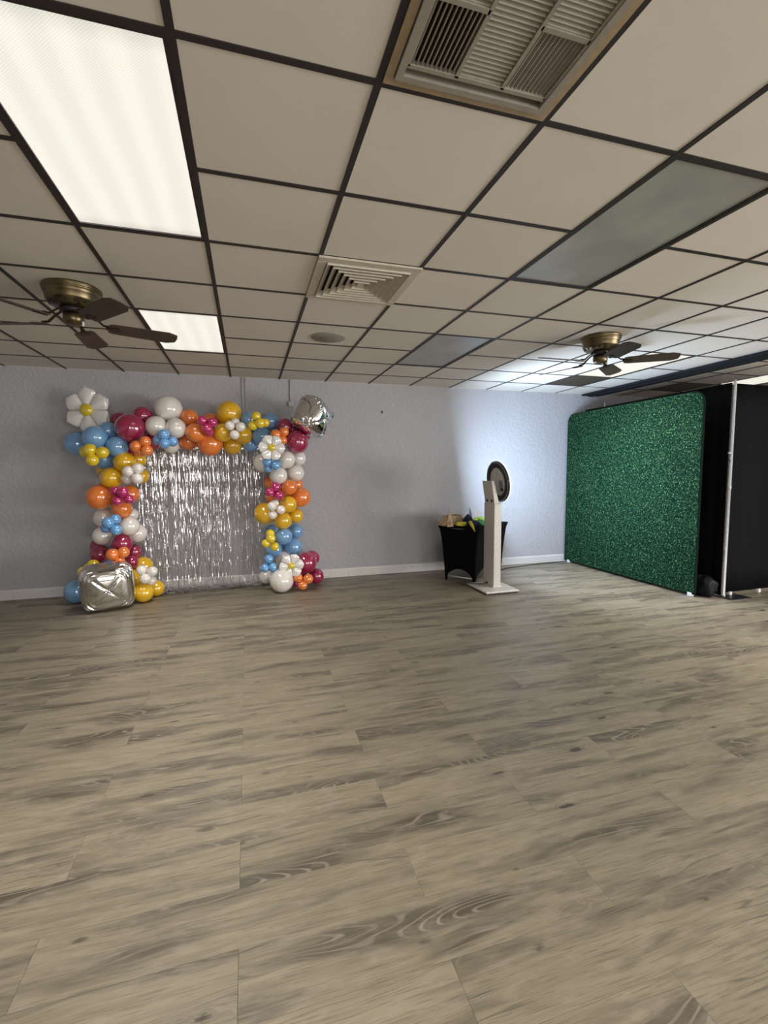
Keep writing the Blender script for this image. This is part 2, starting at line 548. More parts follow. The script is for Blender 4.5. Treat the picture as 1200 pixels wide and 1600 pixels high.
wall_far = MB().box((ROOM_X0 - 0.15, WALL_Y, -0.12), (ROOM_X1 + 0.15, WALL_Y + 0.15, 2.9)).build('wall_far', M['wall'])
tag(wall_far, 'lavender grey textured plaster wall', kind='structure')
tag(MB().box((ROOM_X0 - 0.15, ROOM_Y0, -0.12), (ROOM_X0, WALL_Y, 2.9)).build('wall_left', M['wall']), kind='structure')
wr = MB().box((ROOM_X1, ROOM_Y0, -.12), (ROOM_X1 + .15, WALL_Y, SIDE_Z0)).box((ROOM_X1, ROOM_Y0, SIDE_Z1), (ROOM_X1 + .15, WALL_Y, 2.9))
_ys = [ROOM_Y0] + [y for w in SIDE_FILL_WINDOWS for y in w] + [WALL_Y]
for i in range(0, len(_ys), 2):
    wr.box((ROOM_X1, _ys[i], SIDE_Z0), (ROOM_X1 + .15, _ys[i + 1], SIDE_Z1))
tag(wr.build('wall_right', M['wall']), kind='structure')
for i, (y0, y1) in enumerate(SIDE_FILL_WINDOWS):
    b = MB()
    for a in (y0, (y0 + y1) / 2 - .02, y1 - .04):
        b.box((ROOM_X1 + .06, a, SIDE_Z0), (ROOM_X1 + .10, a + .04, SIDE_Z1))
    for z in (SIDE_Z0, SIDE_Z1 - .04):
        b.box((ROOM_X1 + .06, y0, z), (ROOM_X1 + .10, y1, z + .04))
    tag(b.build('window_%d' % (i + 3), M['win_frame']), kind='structure')  # frame round an added side fill light
wb = MB().box((ROOM_X0 - .15, ROOM_Y0 - .15, -.12), (ROOM_X1 + .15, ROOM_Y0, WIN_Z0)).box((ROOM_X0 - .15, ROOM_Y0 - .15, WIN_Z1), (ROOM_X1 + .15, ROOM_Y0, 2.9))
_xs = [ROOM_X0 - .15] + [x for w in FILL_WINDOWS for x in w] + [ROOM_X1 + .15]
for i in range(0, len(_xs), 2):
    wb.box((_xs[i], ROOM_Y0 - .15, WIN_Z0), (_xs[i + 1], ROOM_Y0, WIN_Z1))
tag(wb.build('wall_back', M['wall']), kind='structure')
for i, (x0, x1) in enumerate(FILL_WINDOWS):
    b = MB()
    for a in (x0, (x0 + x1) / 2 - .02, x1 - .04):
        b.box((a, ROOM_Y0 - .10, WIN_Z0), (a + .04, ROOM_Y0 - .06, WIN_Z1))
    for z in (WIN_Z0, WIN_Z1 - .04):
        b.box((x0, ROOM_Y0 - .10, z), (x1, ROOM_Y0 - .06, z + .04))
    tag(b.build('window_%d' % (i + 1), M['win_frame']), kind='structure')  # frame round an added fill light behind the camera

# baseboard with a small cap bead
bb = MB()
prof = [(0, 0), (0.014, 0), (0.014, 0.100), (0.010, 0.112), (0.006, 0.118), (0, 0.118)]
v = []; n = len(prof)
for x in (ROOM_X0, ROOM_X1):
    v += [(x, WALL_Y - d, z) for d, z in prof]
f = [tuple(range(n)), tuple(range(2 * n - 1, n - 1, -1))] + [(k, n + k, n + (k + 1) % n, (k + 1) % n) for k in range(n)]
tag(bb.add(v, f).build('baseboard_far', M['base']), 'white painted baseboard along the far wall', kind='structure')

# ------------------------------------------------------------------ suspended ceiling
GX, GY, T = -0.1708, 1.5221, 0.6096
def cx(c): return GX + c * T
def ry(r): return GY + r * T
ceiling = MB().box((ROOM_X0 - .1, ROOM_Y0 - .1, 2.80), (ROOM_X1 + .1, WALL_Y + .1, 2.92)).build('ceiling', M['tile'])
tag(ceiling, 'white ceiling tiles in a dark bronze grid', kind='structure')
COLS = range(-7, 15)
ROWS = range(-10, 8)
FIXT = [(-1, 0, 'on'), (-1, 4, 'on'), (3, 0, 'off'), (3, 4, 'off'), (7, 4, 'on'), (11, 4, 'on'),
        (7, 0, 'on'), (-1, -4, 'on'), (3, -4, 'on'), (7, -4, 'on'), (-1, -8, 'on'), (3, -8, 'on'), (7, -8, 'on')]
skip = set()
for c, r, _ in FIXT:
    skip |= {(c, r), (c, r + 1)}
skip |= {(1, -2), (1, -1), (1, 2), (7, 6), (10, 6)}
hw = T / 2 - 0.004
def tile_mesh(hx, hy, name):
    b = 0.003
    v = []
    for x, y, z in ((hx, hy, 0.016), (hx, hy, b), (hx - b, hy - b, 0)):
        v += [(-x, -y, z), (x, -y, z), (x, y, z), (-x, y, z)]
    f = [(11, 10, 9, 8), (0, 1, 2, 3)]
    for k in range(2):
        for j in range(4):
            f.append((k * 4 + 4 + j, k * 4 + 4 + (j + 1) % 4, k * 4 + (j + 1) % 4, k * 4 + j))
    return meshdata(name, v, f, M['tile'])
tm = tile_mesh(hw, hw, 'ceiling_tile')
last_h = (WALL_Y - ry(7)) / 2 - 0.004
tm_last = tile_mesh(hw, last_h, 'cut_ceiling_tile')
n_tiles = 0
far_stuff = MB()
for c in COLS:
    for r in ROWS:
        if (c, r) in skip: continue
        if r < -4 or c < -6 or c > 12:
            # out of the photo's reach: joined
            far_stuff.box((cx(c) + .004, ry(r) + .004, CEIL), (cx(c + 1) - .004, ry(r + 1) - .004, CEIL + .016))
            continue
        if r == 7:
            inst('ceiling_tile', tm_last, ceiling, (cx(c) + T / 2, ry(7) + last_h + .004, CEIL))
        else:
            inst('ceiling_tile', tm, ceiling, (cx(c) + T / 2, ry(r) + T / 2, CEIL))
        n_tiles += 1
tag(far_stuff.build('ceiling_tiles_behind', M['tile'], ceiling), kind='stuff')
GW = 0.0125
y_front = max(ROOM_Y0, ry(-10))
rm = MB().box((-GW, 0, -0.004), (GW, WALL_Y - y_front, 0.0)).box((-0.002, 0, 0), (0.002, WALL_Y - y_front, .03))
rme = meshdata('main_runner', rm.v, rm.f, M['grid'])
for c in range(-7, 16):
    inst('main_runner', rme, ceiling, (cx(c), y_front, CEIL))
tmb = MB().box((GW - T / 2, -GW, -0.0035), (T / 2 - GW, GW, 0.0))
tme = meshdata('cross_tee', tmb.v, tmb.f, M['grid'])
far_t = MB()
for r in range(-10, 8):
    for c in COLS:
        if (c, r - 1, 'x') == 0: continue
        # no tee across the middle of a two-tile fixture
        if any(fc == c and fr + 1 == r for fc, fr, _ in FIXT) or (c == 1 and r == -1): continue
        if r < -4 or c < -6 or c > 12:
            far_t.box((cx(c) + GW, ry(r) - GW, CEIL - .0035), (cx(c + 1) - GW, ry(r) + GW, CEIL))
        else:
            inst('cross_tee', tme, ceiling, (cx(c) + T / 2, ry(r), CEIL))
tag(far_t.build('cross_tees_behind', M['grid'], ceiling), kind='stuff')
# wall angle along the far wall, only a thin line
MB().box((ROOM_X0, WALL_Y - 0.012, CEIL - .003), (ROOM_X1, WALL_Y, CEIL)).build('wall_angle', M['tile'], ceiling)

FIX_LABEL = {
    (-1, 0): 'large lit ceiling light panel above the brass fan blades, nearest the camera',
    (-1, 4): 'lit ceiling light panel partly behind a fan blade, above the balloon arch',
    (3, 0): 'unlit grey ceiling light panel, the larger one closer to the camera',
    (3, 4): 'unlit grey ceiling light panel, the smaller one near the far wall',
    (7, 4): 'lit ceiling light panel just above the fan beside the green backdrop',
    (11, 4): 'lit ceiling light panel above the black backdrop, beyond the dark track',
}
for c, r, st in FIXT:
    lab = FIX_LABEL.get((c, r))
    e = empty('ceiling_light', (cx(c) + T / 2, ry(r) + T, CEIL), lab or ('ceiling light panel out of view behind the photographer' if r < 0 else 'ceiling light panel outside the photo'), 'ceiling light', 'ceiling light panels' if lab else ('light panels behind the photographer' if r < 0 else 'light panels beside the view'))
    hx, hy = T / 2 - GW, T - GW
    b = MB()
    w = 0.012
    b.box((-hx, -hy, -.002), (-hx + w, hy, .05)).box((hx - w, -hy, -.002), (hx, hy, .05)).box((-hx + w, -hy, -.002), (hx - w, -hy + w, .05)).box((-hx + w, hy - w, -.002), (hx - w, hy, .05))
    b.box((-hx, -hy, .05), (hx, hy, .085))
    b.build('frame', M['grid'], e)
    MB().box((-hx + w, -hy + w, .004), (hx - w, hy - w, .010)).build('lens', M['lens_on' if st == 'on' else 'lens_off'], e)
    if st == 'on':
        la = bpy.data.lights.new('troffer_lamp', 'AREA')
        la.shape = 'RECTANGLE'
        la.size, la.size_y = 2 * (hx - w), 2 * (hy - w)
        la.energy = TROFFER_W
        la.spread = math.radians(TROFFER_SPREAD)
        la.color = (1.0, 0.945, 0.87)
        lo = bpy.data.objects.new('troffer_lamp', la)
        link(lo, e)
        lo.location = (0, 0, .002)

# dark square grilles that replace one tile each
for c, lab in ((7, 'dark brown square ceiling grille next to the lit panel by the fan'), (10, 'dark brown square ceiling grille beyond the track above the backdrops')):
    e = empty('ceiling_grille', (cx(c) + T / 2, ry(6) + T / 2, CEIL), lab, 'grille', 'dark ceiling grilles')
    MB().box((-hw, -hw, .004), (hw, hw, .016)).build('backing', M['dark_panel'], e)
    b = MB()
    for k in range(14):
        y = -hw + 0.02 + k * (2 * hw - .04) / 13
        b.box((-hw + .01, y - .006, -.002), (hw - .01, y + .006, .004))
    tag(b.build('slats', M['dark_panel'], e), kind='stuff')

# four-way supply diffuser
e = empty('supply_vent', (cx(1) + T / 2, ry(2) + T / 2, CEIL), 'cream square ceiling vent with nested louvers near the middle of the ceiling', 'vent')
b = MB()
o_, i_ = T / 2 + .012, T / 2 - .045
for (x0, y0, x1, y1) in ((-o_, -o_, o_, -i_), (-o_, i_, o_, o_), (-o_, -i_, -i_, i_), (i_, -i_, o_, i_)):
    b.bbox((x0, y0, -.016), (x1, y1, -.003), .003)
b.build('frame', M['vent'], e)
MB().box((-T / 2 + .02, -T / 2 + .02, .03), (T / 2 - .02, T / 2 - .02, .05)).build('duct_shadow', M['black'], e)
for k in range(6):
    so = i_ - .006 - k * 0.041
    si = so - 0.031
    z0, z1 = -0.020, 0.006
    v = []
    PR = ((so, z0 - .008), (so, z0), (si, z1), (si, z1 + .003), (so + .004, z0 + .005), (so + .003, z0 - .008))
    for s_, z in PR:
        v += [(-s_, -s_, z), (s_, -s_, z), (s_, s_, z), (-s_, s_, z)]
    f = []
    for q in range(6):
        for j in range(4):
            a, bq = q * 4, ((q + 1) % 6) * 4
            f.append((a + j, bq + j, bq + (j + 1) % 4, a + (j + 1) % 4))
    ob('louver', v, f, M['vent'], e)
MB().box((-.02, -.035, -.022), (.02, .035, .012)).build('centre_cap', M['vent'], e)

# return grille, two tiles long
e = empty('return_grille', (cx(1) + T / 2, ry(-1), CEIL), 'large slatted return air grille in a tan frame at the top of the ceiling', 'vent')
hx, hy = T / 2 - .010, T - .010
def ring(b, ox, oy, wd, z0, z1):
    b.box((-ox, -oy, z0), (-ox + wd, oy, z1)).box((ox - wd, -oy, z0), (ox, oy, z1)).box((-ox + wd, -oy, z0), (ox - wd, -oy + wd, z1)).box((-ox + wd, oy - wd, z0), (ox - wd, oy, z1))
    return b
ring(MB(), hx, hy, .026, -.008, .02).build('outer_frame', M['tan'], e)
ring(MB(), hx - .030, hy - .030, .022, -.016, .015).build('inner_frame', M['grille'], e)
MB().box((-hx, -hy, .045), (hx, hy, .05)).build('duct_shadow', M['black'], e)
gx0, gx1 = -hx + .055, hx - .055
cw = (gx1 - gx0) / 3
ytop = hy - .085
bh = 0.215
barz0, barz1 = -.012, .004
bm_ = MB()
for i in range(4):
    x = gx0 + i * cw
    bm_.box((x - .006, -hy + .05, barz0), (x + .006, ytop, barz1))
for j in range(6):
    y = ytop - j * bh
    if y > -hy + .05:
        bm_.box((gx0, y - .007, barz0), (gx0 + cw, y + .007, barz1)).box((gx1 - cw, y - .007, barz0), (gx1, y + .007, barz1))
        if j == 0:
            bm_.box((gx0 + cw, y - .007, barz0), (gx1 - cw, y + .007, barz1))
bm_.build('grille_bars', M['grille'], e)
for i in range(3):
    for j in range(5):
        xa, xb = gx0 + i * cw + .006, gx0 + (i + 1) * cw - .006
        yb, ya = ytop - j * bh - .007, max(-hy + .055, ytop - (j + 1) * bh + (.007 if i != 1 else -.007))
        if yb - ya < .05: continue
        b = MB()
        along_y = (i != 1) and (j % 2 == 0)
        tl = 0.5 if i == 0 else -0.6
        if along_y:
            nsl = 10
            for k in range(nsl):
                x = xa + (k + .5) * (xb - xa) / nsl
                R_ = Matrix.Translation((x, 0, 0)) @ Matrix.Rotation(0.25 if i == 0 else 0.95, 4, 'Y')
                b.box((-.0022 if i == 0 else -.007, ya, -.010 if i == 0 else -.002), (.0022 if i == 0 else .007, yb, .012 if i == 0 else .002), R_)
        else:
            nsl = 14
            for k in range(nsl):
                y = ya + (k + .5) * (yb - ya) / nsl
                R_ = Matrix.Translation((0, y, 0)) @ Matrix.Rotation(-0.75, 4, 'X')
                b.box((xa, -.0085, -.0015), (xb, .0085, .0015), R_)
        tag(b.build('louver_panel', M['grille'], e), kind='stuff')

# ceiling speaker
e = empty('ceiling_speaker', (0.749, 4.322, CEIL), 'round grey ceiling speaker between the square vent and far wall', 'speaker')
MB().lathe([(.158, 0), (.158, -.004), (.150, -.009), (.085, -.012)], 40, None, False).build('rim', M['speaker'], e, True)
MB().lathe([(.086, -.0119), (.078, -.017), (.04, -.021), (.002, -.022)], 40, None, False).build('cone_grille', simple('darker_speaker_cloth', (.22, .205, .18), .7, var=.2, scale=300), e, True)

# partition track under the ceiling
tr = MB().box((5.20, ROOM_Y0 + .02, CEIL - .030), (5.52, WALL_Y - .002, CEIL - .0045)).box((5.32, ROOM_Y0 + .02, CEIL - .040), (5.40, WALL_Y - .002, CEIL - .030))
tag(tr.build('trim_1', M['track']), 'dark slate partition track running along the ceiling', kind='structure')

# ------------------------------------------------------------------ ceiling fans
def make_fan(loc, base_deg, label):
    e = empty('ceiling_fan', loc, label, 'fan', 'brass ceiling fans')
    MB().lathe([(.168, 0), (.174, -.008), (.174, -.016), (.166, -.020), (.171, -.027), (.169, -.036), (.162, -.040), (.165, -.050), (.158, -.056), (.157, -.088), (.150, -.102), (.124, -.122), (.090, -.131), (.075, -.134)], 48).build('motor_housing', M['brass'], e, True)
    sl = MB()
    for k in range(16):
        a = 2 * PI * k / 16
        R_ = Matrix.Rotation(a, 4, 'Z') @ Matrix.Translation((.1365, 0, -.1135)) @ Matrix.Rotation(-.72, 4, 'Y')
        sl.lathe([(.001, -.004), (.012, -.0005), (.012, .0045), (.001, .005)], 10, R_)
    tag(sl.build('vent_slots', M['black'], e), kind='stuff')
    MB().lathe([(.075, -.134), (.080, -.140), (.080, -.160), (.060, -.166)], 32).build('flywheel', M['black_plastic'], e, True)
    MB().lathe([(.045, -.166), (.062, -.172), (.064, -.205), (.060, -.222), (.048, -.236), (.010, -.242)], 32).build('switch_housing', M['brass'], e, True)
    MB().lathe([(.002, -.25), (.008, -.245), (.008, -.222), (.003, -.215)], 10, Matrix.Translation((.058, -.02, 0))).build('pull_switch', M['card'], e, True)
    # blade: tapered board with clipped outer corners, slight pitch
    poly = [(.20, -.050), (.23, -.064), (.58, -.076), (.638, -.050), (.645, 0), (.638, .050), (.58, .076), (.23, .064), (.20, .050)]
    pitch = Matrix.Rotation(math.radians(-13), 4, 'X')
    for k in range(5):
        R_ = Matrix.Rotation(math.radians(base_deg + 72 * k), 4, 'Z')
        bl = MB().prism(poly, -.003, .003, Matrix.Translation((0, 0, -.228)) @ pitch)
        o = bl.build('blade', M['blade'], e)
        o.rotation_euler = (0, 0, math.radians(base_deg + 72 * k))
        br = MB().tube([(.07, 0, -.150), (.10, 0, -.160), (.135, 0, -.185), (.17, 0, -.214), (.21, 0, -.219)], [.010, .011, .011, .013, .016], 8, .5)
        br.prism([(.185, -.010), (.255, -.040), (.275, -.030), (.285, 0), (.275, .030), (.255, .040), (.185, .010)], .0035, .008, Matrix.Translation((0, 0, -.228)) @ pitch)
        br.prism([(.185, -.010), (.255, -.030), (.272, 0), (.255, .030), (.185, .010)], -.008, -.0032, Matrix.Translation((0, 0, -.228)) @ pitch)
        a = br.build('blade_arm', M['iron'], o)
    return e
make_fan((cx(-1.5), ry(3.5), CEIL), 20, 'brass ceiling fan with dark blades beside the lit panels, cut by the frame')
make_fan((cx(5.5), ry(3.5), CEIL), 36, 'brass ceiling fan with dark blades near the green backdrop')

# ------------------------------------------------------------------ wall fittings
def conduit(x, z0, z1, r, label):
    e = empty('conduit', (x, WALL_Y - .012, z1), label, 'conduit', 'wall conduits')
    MB().tube([(0, 0, 0), (0, 0, z0 - z1)], r, 8).build('pipe', M['conduit'], e, True)
    return e
p = at(379, 590, WALL_Y)
conduit(p.x - .010, 2.15, CEIL, .007, 'thin painted conduit on the wall above the yellow balloons')
conduit(p.x + .030, 2.15, CEIL, .005, 'thinner painted conduit on the wall beside the yellow balloons')
p = at(453, 595, WALL_Y)
e = conduit(p.x, 2.40, CEIL, .009, 'painted conduit with junction box above the burgundy balloons')
MB().bbox((-.03, -.02, -.36), (.03, .008, -.29), .006).build('junction_box', M['conduit'], e)
for px, py, lab in ((614, 633, 'small white hook on the blank wall, the upper one'), (597, 644, 'small dark screw hook on the blank wall, the lower one')):
    p = at(px, py, WALL_Y)
    e = empty('wall_hook', (p.x, WALL_Y, p.z), lab, 'hook')
    MB().box((-.008, -.004, -.02), (.008, 0, .02)).build('plate', M['base' if px == 614 else 'iron'], e)
    MB().tube([(0, -.004, -.004), (0, -.02, -.012), (0, -.024, 0)], .003, 6).build('hook', M['base' if px == 614 else 'iron'], e)

# ------------------------------------------------------------------ green backdrop
BX, BY0, BY1, BZ0, BZ1 = 4.93, 4.02, 6.315, 0.030, 2.365
e = empty('hedge_backdrop', (BX, (BY0 + BY1) / 2, 0), 'large green leaf print fabric backdrop standing near the far wall', 'backdrop')
def rrect(y0, y1, z0, z1, r, rb=0.02, n=8):
    pts = []
    for (cy, cz, a0, rr) in ((y1 - r, z1 - r, 0, r), (y0 + r, z1 - r, 90, r), (y0 + rb, z0 + rb, 180, rb), (y1 - rb, z0 + rb, 270, rb)):
        for k in range(n + 1):
            a = math.radians(a0 + 90 * k / n)
            pts.append((cy + rr * math.cos(a), cz + rr * math.sin(a)))
    return pts
yc = (BY0 + BY1) / 2
out = rrect(BY0 - yc, BY1 - yc, BZ0, BZ1, .14)
inn = rrect(BY0 - yc + .008, BY1 - yc - .008, BZ0 + .008, BZ1 - .008, .132)
n = len(out)
v = [(-.017, y, z) for y, z in inn] + [(.017, y, z) for y, z in inn]
f = [tuple(range(n)), tuple(range(2 * n - 1, n - 1, -1))] + [(k, n + k, n + (k + 1) % n, (k + 1) % n) for k in range(n)]
ob('printed_fabric', v, f, M['hedge'], e)
v = []
for x, pp in ((-.014, inn), (-.014, out), (.014, out), (.014, inn)):
    v += [(x, y, z) for y, z in pp]
f = []
for q in range(4):
    a, b_ = q * n, ((q + 1) % 4) * n
    for k in range(n):
        f.append((a + k, b_ + k, b_ + (k + 1) % n, a + (k + 1) % n))
ob('edge_tube', v, f, M['edge'], e)
for y in (BY0 - yc + .06, BY1 - yc - .10):
    b = MB().bbox((-.02, y - .03, .006), (.02, y + .03, .050), .004)
    o = b.build('foot', M['white_plastic'], e)
    MB().bbox((-.22, y - .025, 0), (.03, y + .025, .006), .002).build('foot_plate', M['plate'], o)

# ------------------------------------------------------------------ black drape, upright and black panel
def wavy_panel(name, P0, P1, z0, z1, amp, waves, parent, mat, thick=.006, seed=0, nx=120, nz=10):
    P0, P1 = Vector(P0), Vector(P1)
    d = P1 - P0; L = d.length; d.normalize()
    nrm = Vector((-d.y, d.x, 0))
    rr = random.Random(seed)
    ph = [rr.uniform(0, 6.28) for _ in range(3)]
    v = []
    for side in (0, 1):
        for i in range(nx):
            t = i / (nx - 1)
            for j in range(nz):
                s = j / (nz - 1)
                o = amp * (math.sin(t * waves * 6.28 + ph[0] + s * .4) + .5 * math.sin(t * waves * 14.3 + ph[1] - s * .6))
                q = P0 + d * (t * L) + nrm * (o + side * thick)
                v.append((q.x, q.y, z0 + (z1 - z0) * s))
    k = nx * nz
    f = grid_faces(nx, nz) + [tuple(k + i for i in reversed(q)) for q in grid_faces(nx, nz)]
    for i in range(nx - 1):
        a, b_ = i * nz, (i + 1) * nz
        f.append((a, a + k, b_ + k, b_)); f.append((a + nz - 1, b_ + nz - 1, b_ + k + nz - 1, a + k + nz - 1))
    for a in (0, (nx - 1) * nz):
        for j in range(nz - 1):
            f.append((a + j, a + j + 1, a + k + j + 1, a + k + j))
    return ob(name, v, f, mat, parent, True)

e = empty('black_drape', (5.243, 5.1, 0), 'black cloth drape hanging behind the green backdrop, edge on', 'drape')
wavy_panel('cloth', (.0, -1.148, 0), (.0, 1.20, 0), .02, 2.425, .008, 9, e, M['drape'], seed=3)
MB().tube([(0.003, -1.13, 2.43), (0.003, 1.20, 2.43)], .016, 10).build('top_rod', M['drape'], e, True)
for y in (.80,):
    MB().tube([(.0, y, 2.40), (.0, y, 2.505)], .010, 8).build('post_tip', M['steel'], e, True)

e = empty('drape_upright', (5.265, 3.945, 0), 'tall white steel upright pole on a black base plate beside the drapes', 'pole')
MB().lathe([(.020, .006), (.020, .03), (.0155, .032), (.0155, 1.25)], 20).build('lower_tube', M['steel'], e, True)
MB().lathe([(.0155, 1.25), (.019, 1.252), (.019, 1.29), (.0165, 1.292), (.0165, 2.44), (.011, 2.455), (.011, 2.475)], 20).build('upper_tube', M['steel'], e, True)
MB().lathe([(.004, -.02), (.011, -.016), (.011, .016), (.004, .02)], 10, Matrix.Translation((-.026, 0, 1.66)) @ Matrix.Rotation(PI / 2, 4, 'Y')).build('lock_button', M['steel'], e, True)
MB().lathe([(.004, -.014), (.008, -.012), (.008, .012), (.004, .014)], 10, Matrix.Translation((-.024, 0, 1.58)) @ Matrix.Rotation(PI / 2, 4, 'Y')).build('lock_button', M['black_plastic'], e, True)
MB().bbox((-.07, -.14, 0), (.26, .08, .006), .002).build('base_plate', M['black_plastic'], e)

e = empty('black_backdrop', (6.5, 3.985, 0), 'wide black fabric backdrop panel at the edge of the photo', 'backdrop')
wavy_panel('panel_cloth', (-1.185, 0, 0), (1.3, 0.02, 0), .05, 2.43, .004, 5, e, M['drape'], seed=8)
MB().tube([(-1.18, .0, 2.432), (1.3, .02, 2.432)], .012, 8).build('top_tube', M['drape'], e, True)
MB().tube([(-1.18, .0, .048), (1.3, .02, .048)], .012, 8).build('bottom_tube', M['drape'], e, True)
for x in (-1.10, -.64, 1.2):
    MB().bbox((x - .02, -.03, .0065 if x < -1 else 0), (x + .02, .03, .045), .004).build('foot', M['white_plastic'], e)

# black nylon bag slumped between backdrop and pole
rr = random.Random(5)
nu, nv = 28, 16
v = []
for i in range(nu):
    a = 2 * PI * i / nu
    for j in range(nv):
        b_ = -PI / 2 + PI * j / (nv - 1)
        cxp = abs(math.cos(b_)) ** .6
        x = math.copysign(abs(math.cos(a)) ** .7, math.cos(a)) * cxp * .10
        y = math.copysign(abs(math.sin(a)) ** .7, math.sin(a)) * cxp * .14
        z = math.copysign(abs(math.sin(b_)) ** .7, math.sin(b_)) * .115
        k = 1 + .10 * math.sin(5 * a + 3 * b_) + .07 * math.sin(9 * a - 4 * b_ + 1)
        v.append((x * k, y * k, max(-.115, z * (1 + .12 * math.sin(3 * a + 1)))))
o = ob('nylon_bag', v, grid_faces(nu, nv, True), M['bag'], None, True, (5.095, 4.07, .117))
tag(o, 'slumped black nylon bag on the floor at the foot of the white pole', 'bag')

# ------------------------------------------------------------------ photo booth stand
e = empty('photo_booth_stand', (2.935, 5.15, 0), 'white photo booth stand with a ring lamp beside the black table', 'photo booth')
MB().bbox((-.255, -.32, .012), (.195, .20, .036), .008).build('base_plate', M['booth'], e)
MB().bbox((-.245, -.31, 0), (.185, .19, .012), .003).build('base_pad', M['black_plastic'], e)
MB().bbox((-.050, -.125, .036), (.052, .130, 1.075), .006).build('column', M['booth'], e)
MB().bbox((-.062, -.135, .036), (.064, .140, .050), .004).build('column_collar', M['booth'], e)
cbl = MB().tube([(-.052, .04, .060), (-.075, .035, .058), (-.10, .04, .043), (-.16, .08, .041), (-.24, .14, .041), (-.30, .22, .006), (-.28, .40, .005)], .004, 6)
cbl.build('power_cable', M['black_plastic'], e, True)
MB().bbox((-.058, .015, .050), (-.050, .06, .072), .002).build('cable_port', M['black_plastic'], e)
TILT = math.radians(-9)
HM = Matrix.Translation((-.035, 0, 1.075)) @ Matrix.Rotation(TILT, 4, 'Y')
br = MB().bbox((-.008, -.115, -.01), (.0, .120, .285), .002, HM)
bracket = br.build('bracket', M['booth'], e)
MB().add([HM @ Vector(p) for p in ((0, -.115, -.01), (.055, -.115, -.01), (.022, -.115, .285), (0, -.115, .285), (0, -.110, -.01), (.055, -.110, -.01), (.022, -.110, .285), (0, -.110, .285))],
         [(0, 1, 2, 3), (7, 6, 5, 4), (0, 4, 5, 1), (1, 5, 6, 2), (2, 6, 7, 3), (3, 7, 4, 0)]).build('side_flange', M['booth'], bracket)
for y in (-.055, .055):
    MB().lathe([(.001, -.014), (.017, -.013), (.019, -.008), (.019, -.0075)], 12, HM @ Matrix.Translation((0, y, .035)) @ Matrix.Rotation(PI / 2, 4, 'Y')).build('bolt', M['black_plastic'], bracket, True)
MB().bbox((-.052, -.118, 1.066), (.056, .122, 1.082), .003).build('hinge_block', M['booth'], e)
# head: ring axis = local +X (towards the green backdrop), tilted back a little
RC = Vector((.075, 0, 1.345))
RM = Matrix.Translation(RC) @ Matrix.Rotation(TILT, 4, 'Y') @ Matrix.Rotation(PI / 2, 4, 'Y')   # lathe z -> +X
RO, RI = .262, .178
head = MB().lathe([(RI, -.022), (RO - .012, -.022), (RO - .004, -.016), (RO - .004, .0), (RI, .0)], 64, RM, False).build('ring_housing', M['black_plastic'], e, True)
fins = MB()
for k in range(72):
    a = 2 * PI * k / 72
    R_ = RM @ Matrix.Rotation(a, 4, 'Z')
    fins.box((RI + .004, -.0022, -.026), (RO - .03, .0022, -.021), R_)
tag(fins.build('cooling_fins', simple('dark_fin', (.05, .05, .055), .4), head), kind='stuff')
dots = MB()
for k in range(72):
    a = 2 * PI * k / 72
    R_ = RM @ Matrix.Rotation(a, 4, 'Z')
    dots.box((RO - .022, -.0045, -.0245), (RO - .012, .0045, -.021), R_)
tag(dots.build('rim_perforations', M['steel'], head), kind='stuff')
MB().lathe([(RO - .004, .0), (RO + .001, -.002), (RO + .003, .004), (RO + .001, .014), (RO - .012, .017), (RI + .01, .017), (RI, .010), (RI, .0)], 64, RM, False).build('ring_diffuser_rim', M['ring_rim'], e, True)
MB().lathe([(RI + .012, .0175), (RO - .014, .0175)], 64, RM, False).build('ring_lamp', M['ring'], e)
MB().lathe([(.003, -.020), (RI - .012, -.020), (RI - .002, -.014), (RI - .002, .004), (.003, .004)], 48, RM, False).build('tablet_back', M['booth'], e, True)
XM = Matrix.Translation(RC) @ Matrix.Rotation(TILT, 4, 'Y')
MB().bbox((-.034, -.13, -.075), (-.020, -.065, .02), .003, XM).build('port_panel', M['screen'], e)
MB().bbox((-.038, -.135, .02), (-.020, -.06, .05), .003, XM).build('socket_block', M['booth'], e)
MB().bbox((-.036, -.125, -.115), (-.020, -.070, -.08), .003, XM).build('plug', M['black_plastic'], e)
for y in (0,):
    MB().lathe([(.001, .003), (.006, .003), (.006, 0), (.001, 0)], 10, XM @ Matrix.Translation((-.0205, 0, .10)) @ Matrix.Rotation(-PI / 2, 4, 'Y')).build('screw', M['black_plastic'], e)

# ------------------------------------------------------------------ black spandex table
TA = math.radians(36)
TN = Vector((2.79, 5.28))
tl, ts = 1.00, .58
ld = Vector((math.cos(TA), math.sin(TA))); sd = Vector((-math.sin(TA), math.cos(TA)))
tc = TN + ld * tl / 2 + sd * ts / 2
e = empty('prop_table', (tc.x, tc.y, 0), 'small table under a fitted black spandex cover against the wall', 'table', None, TA)
TZ = .745
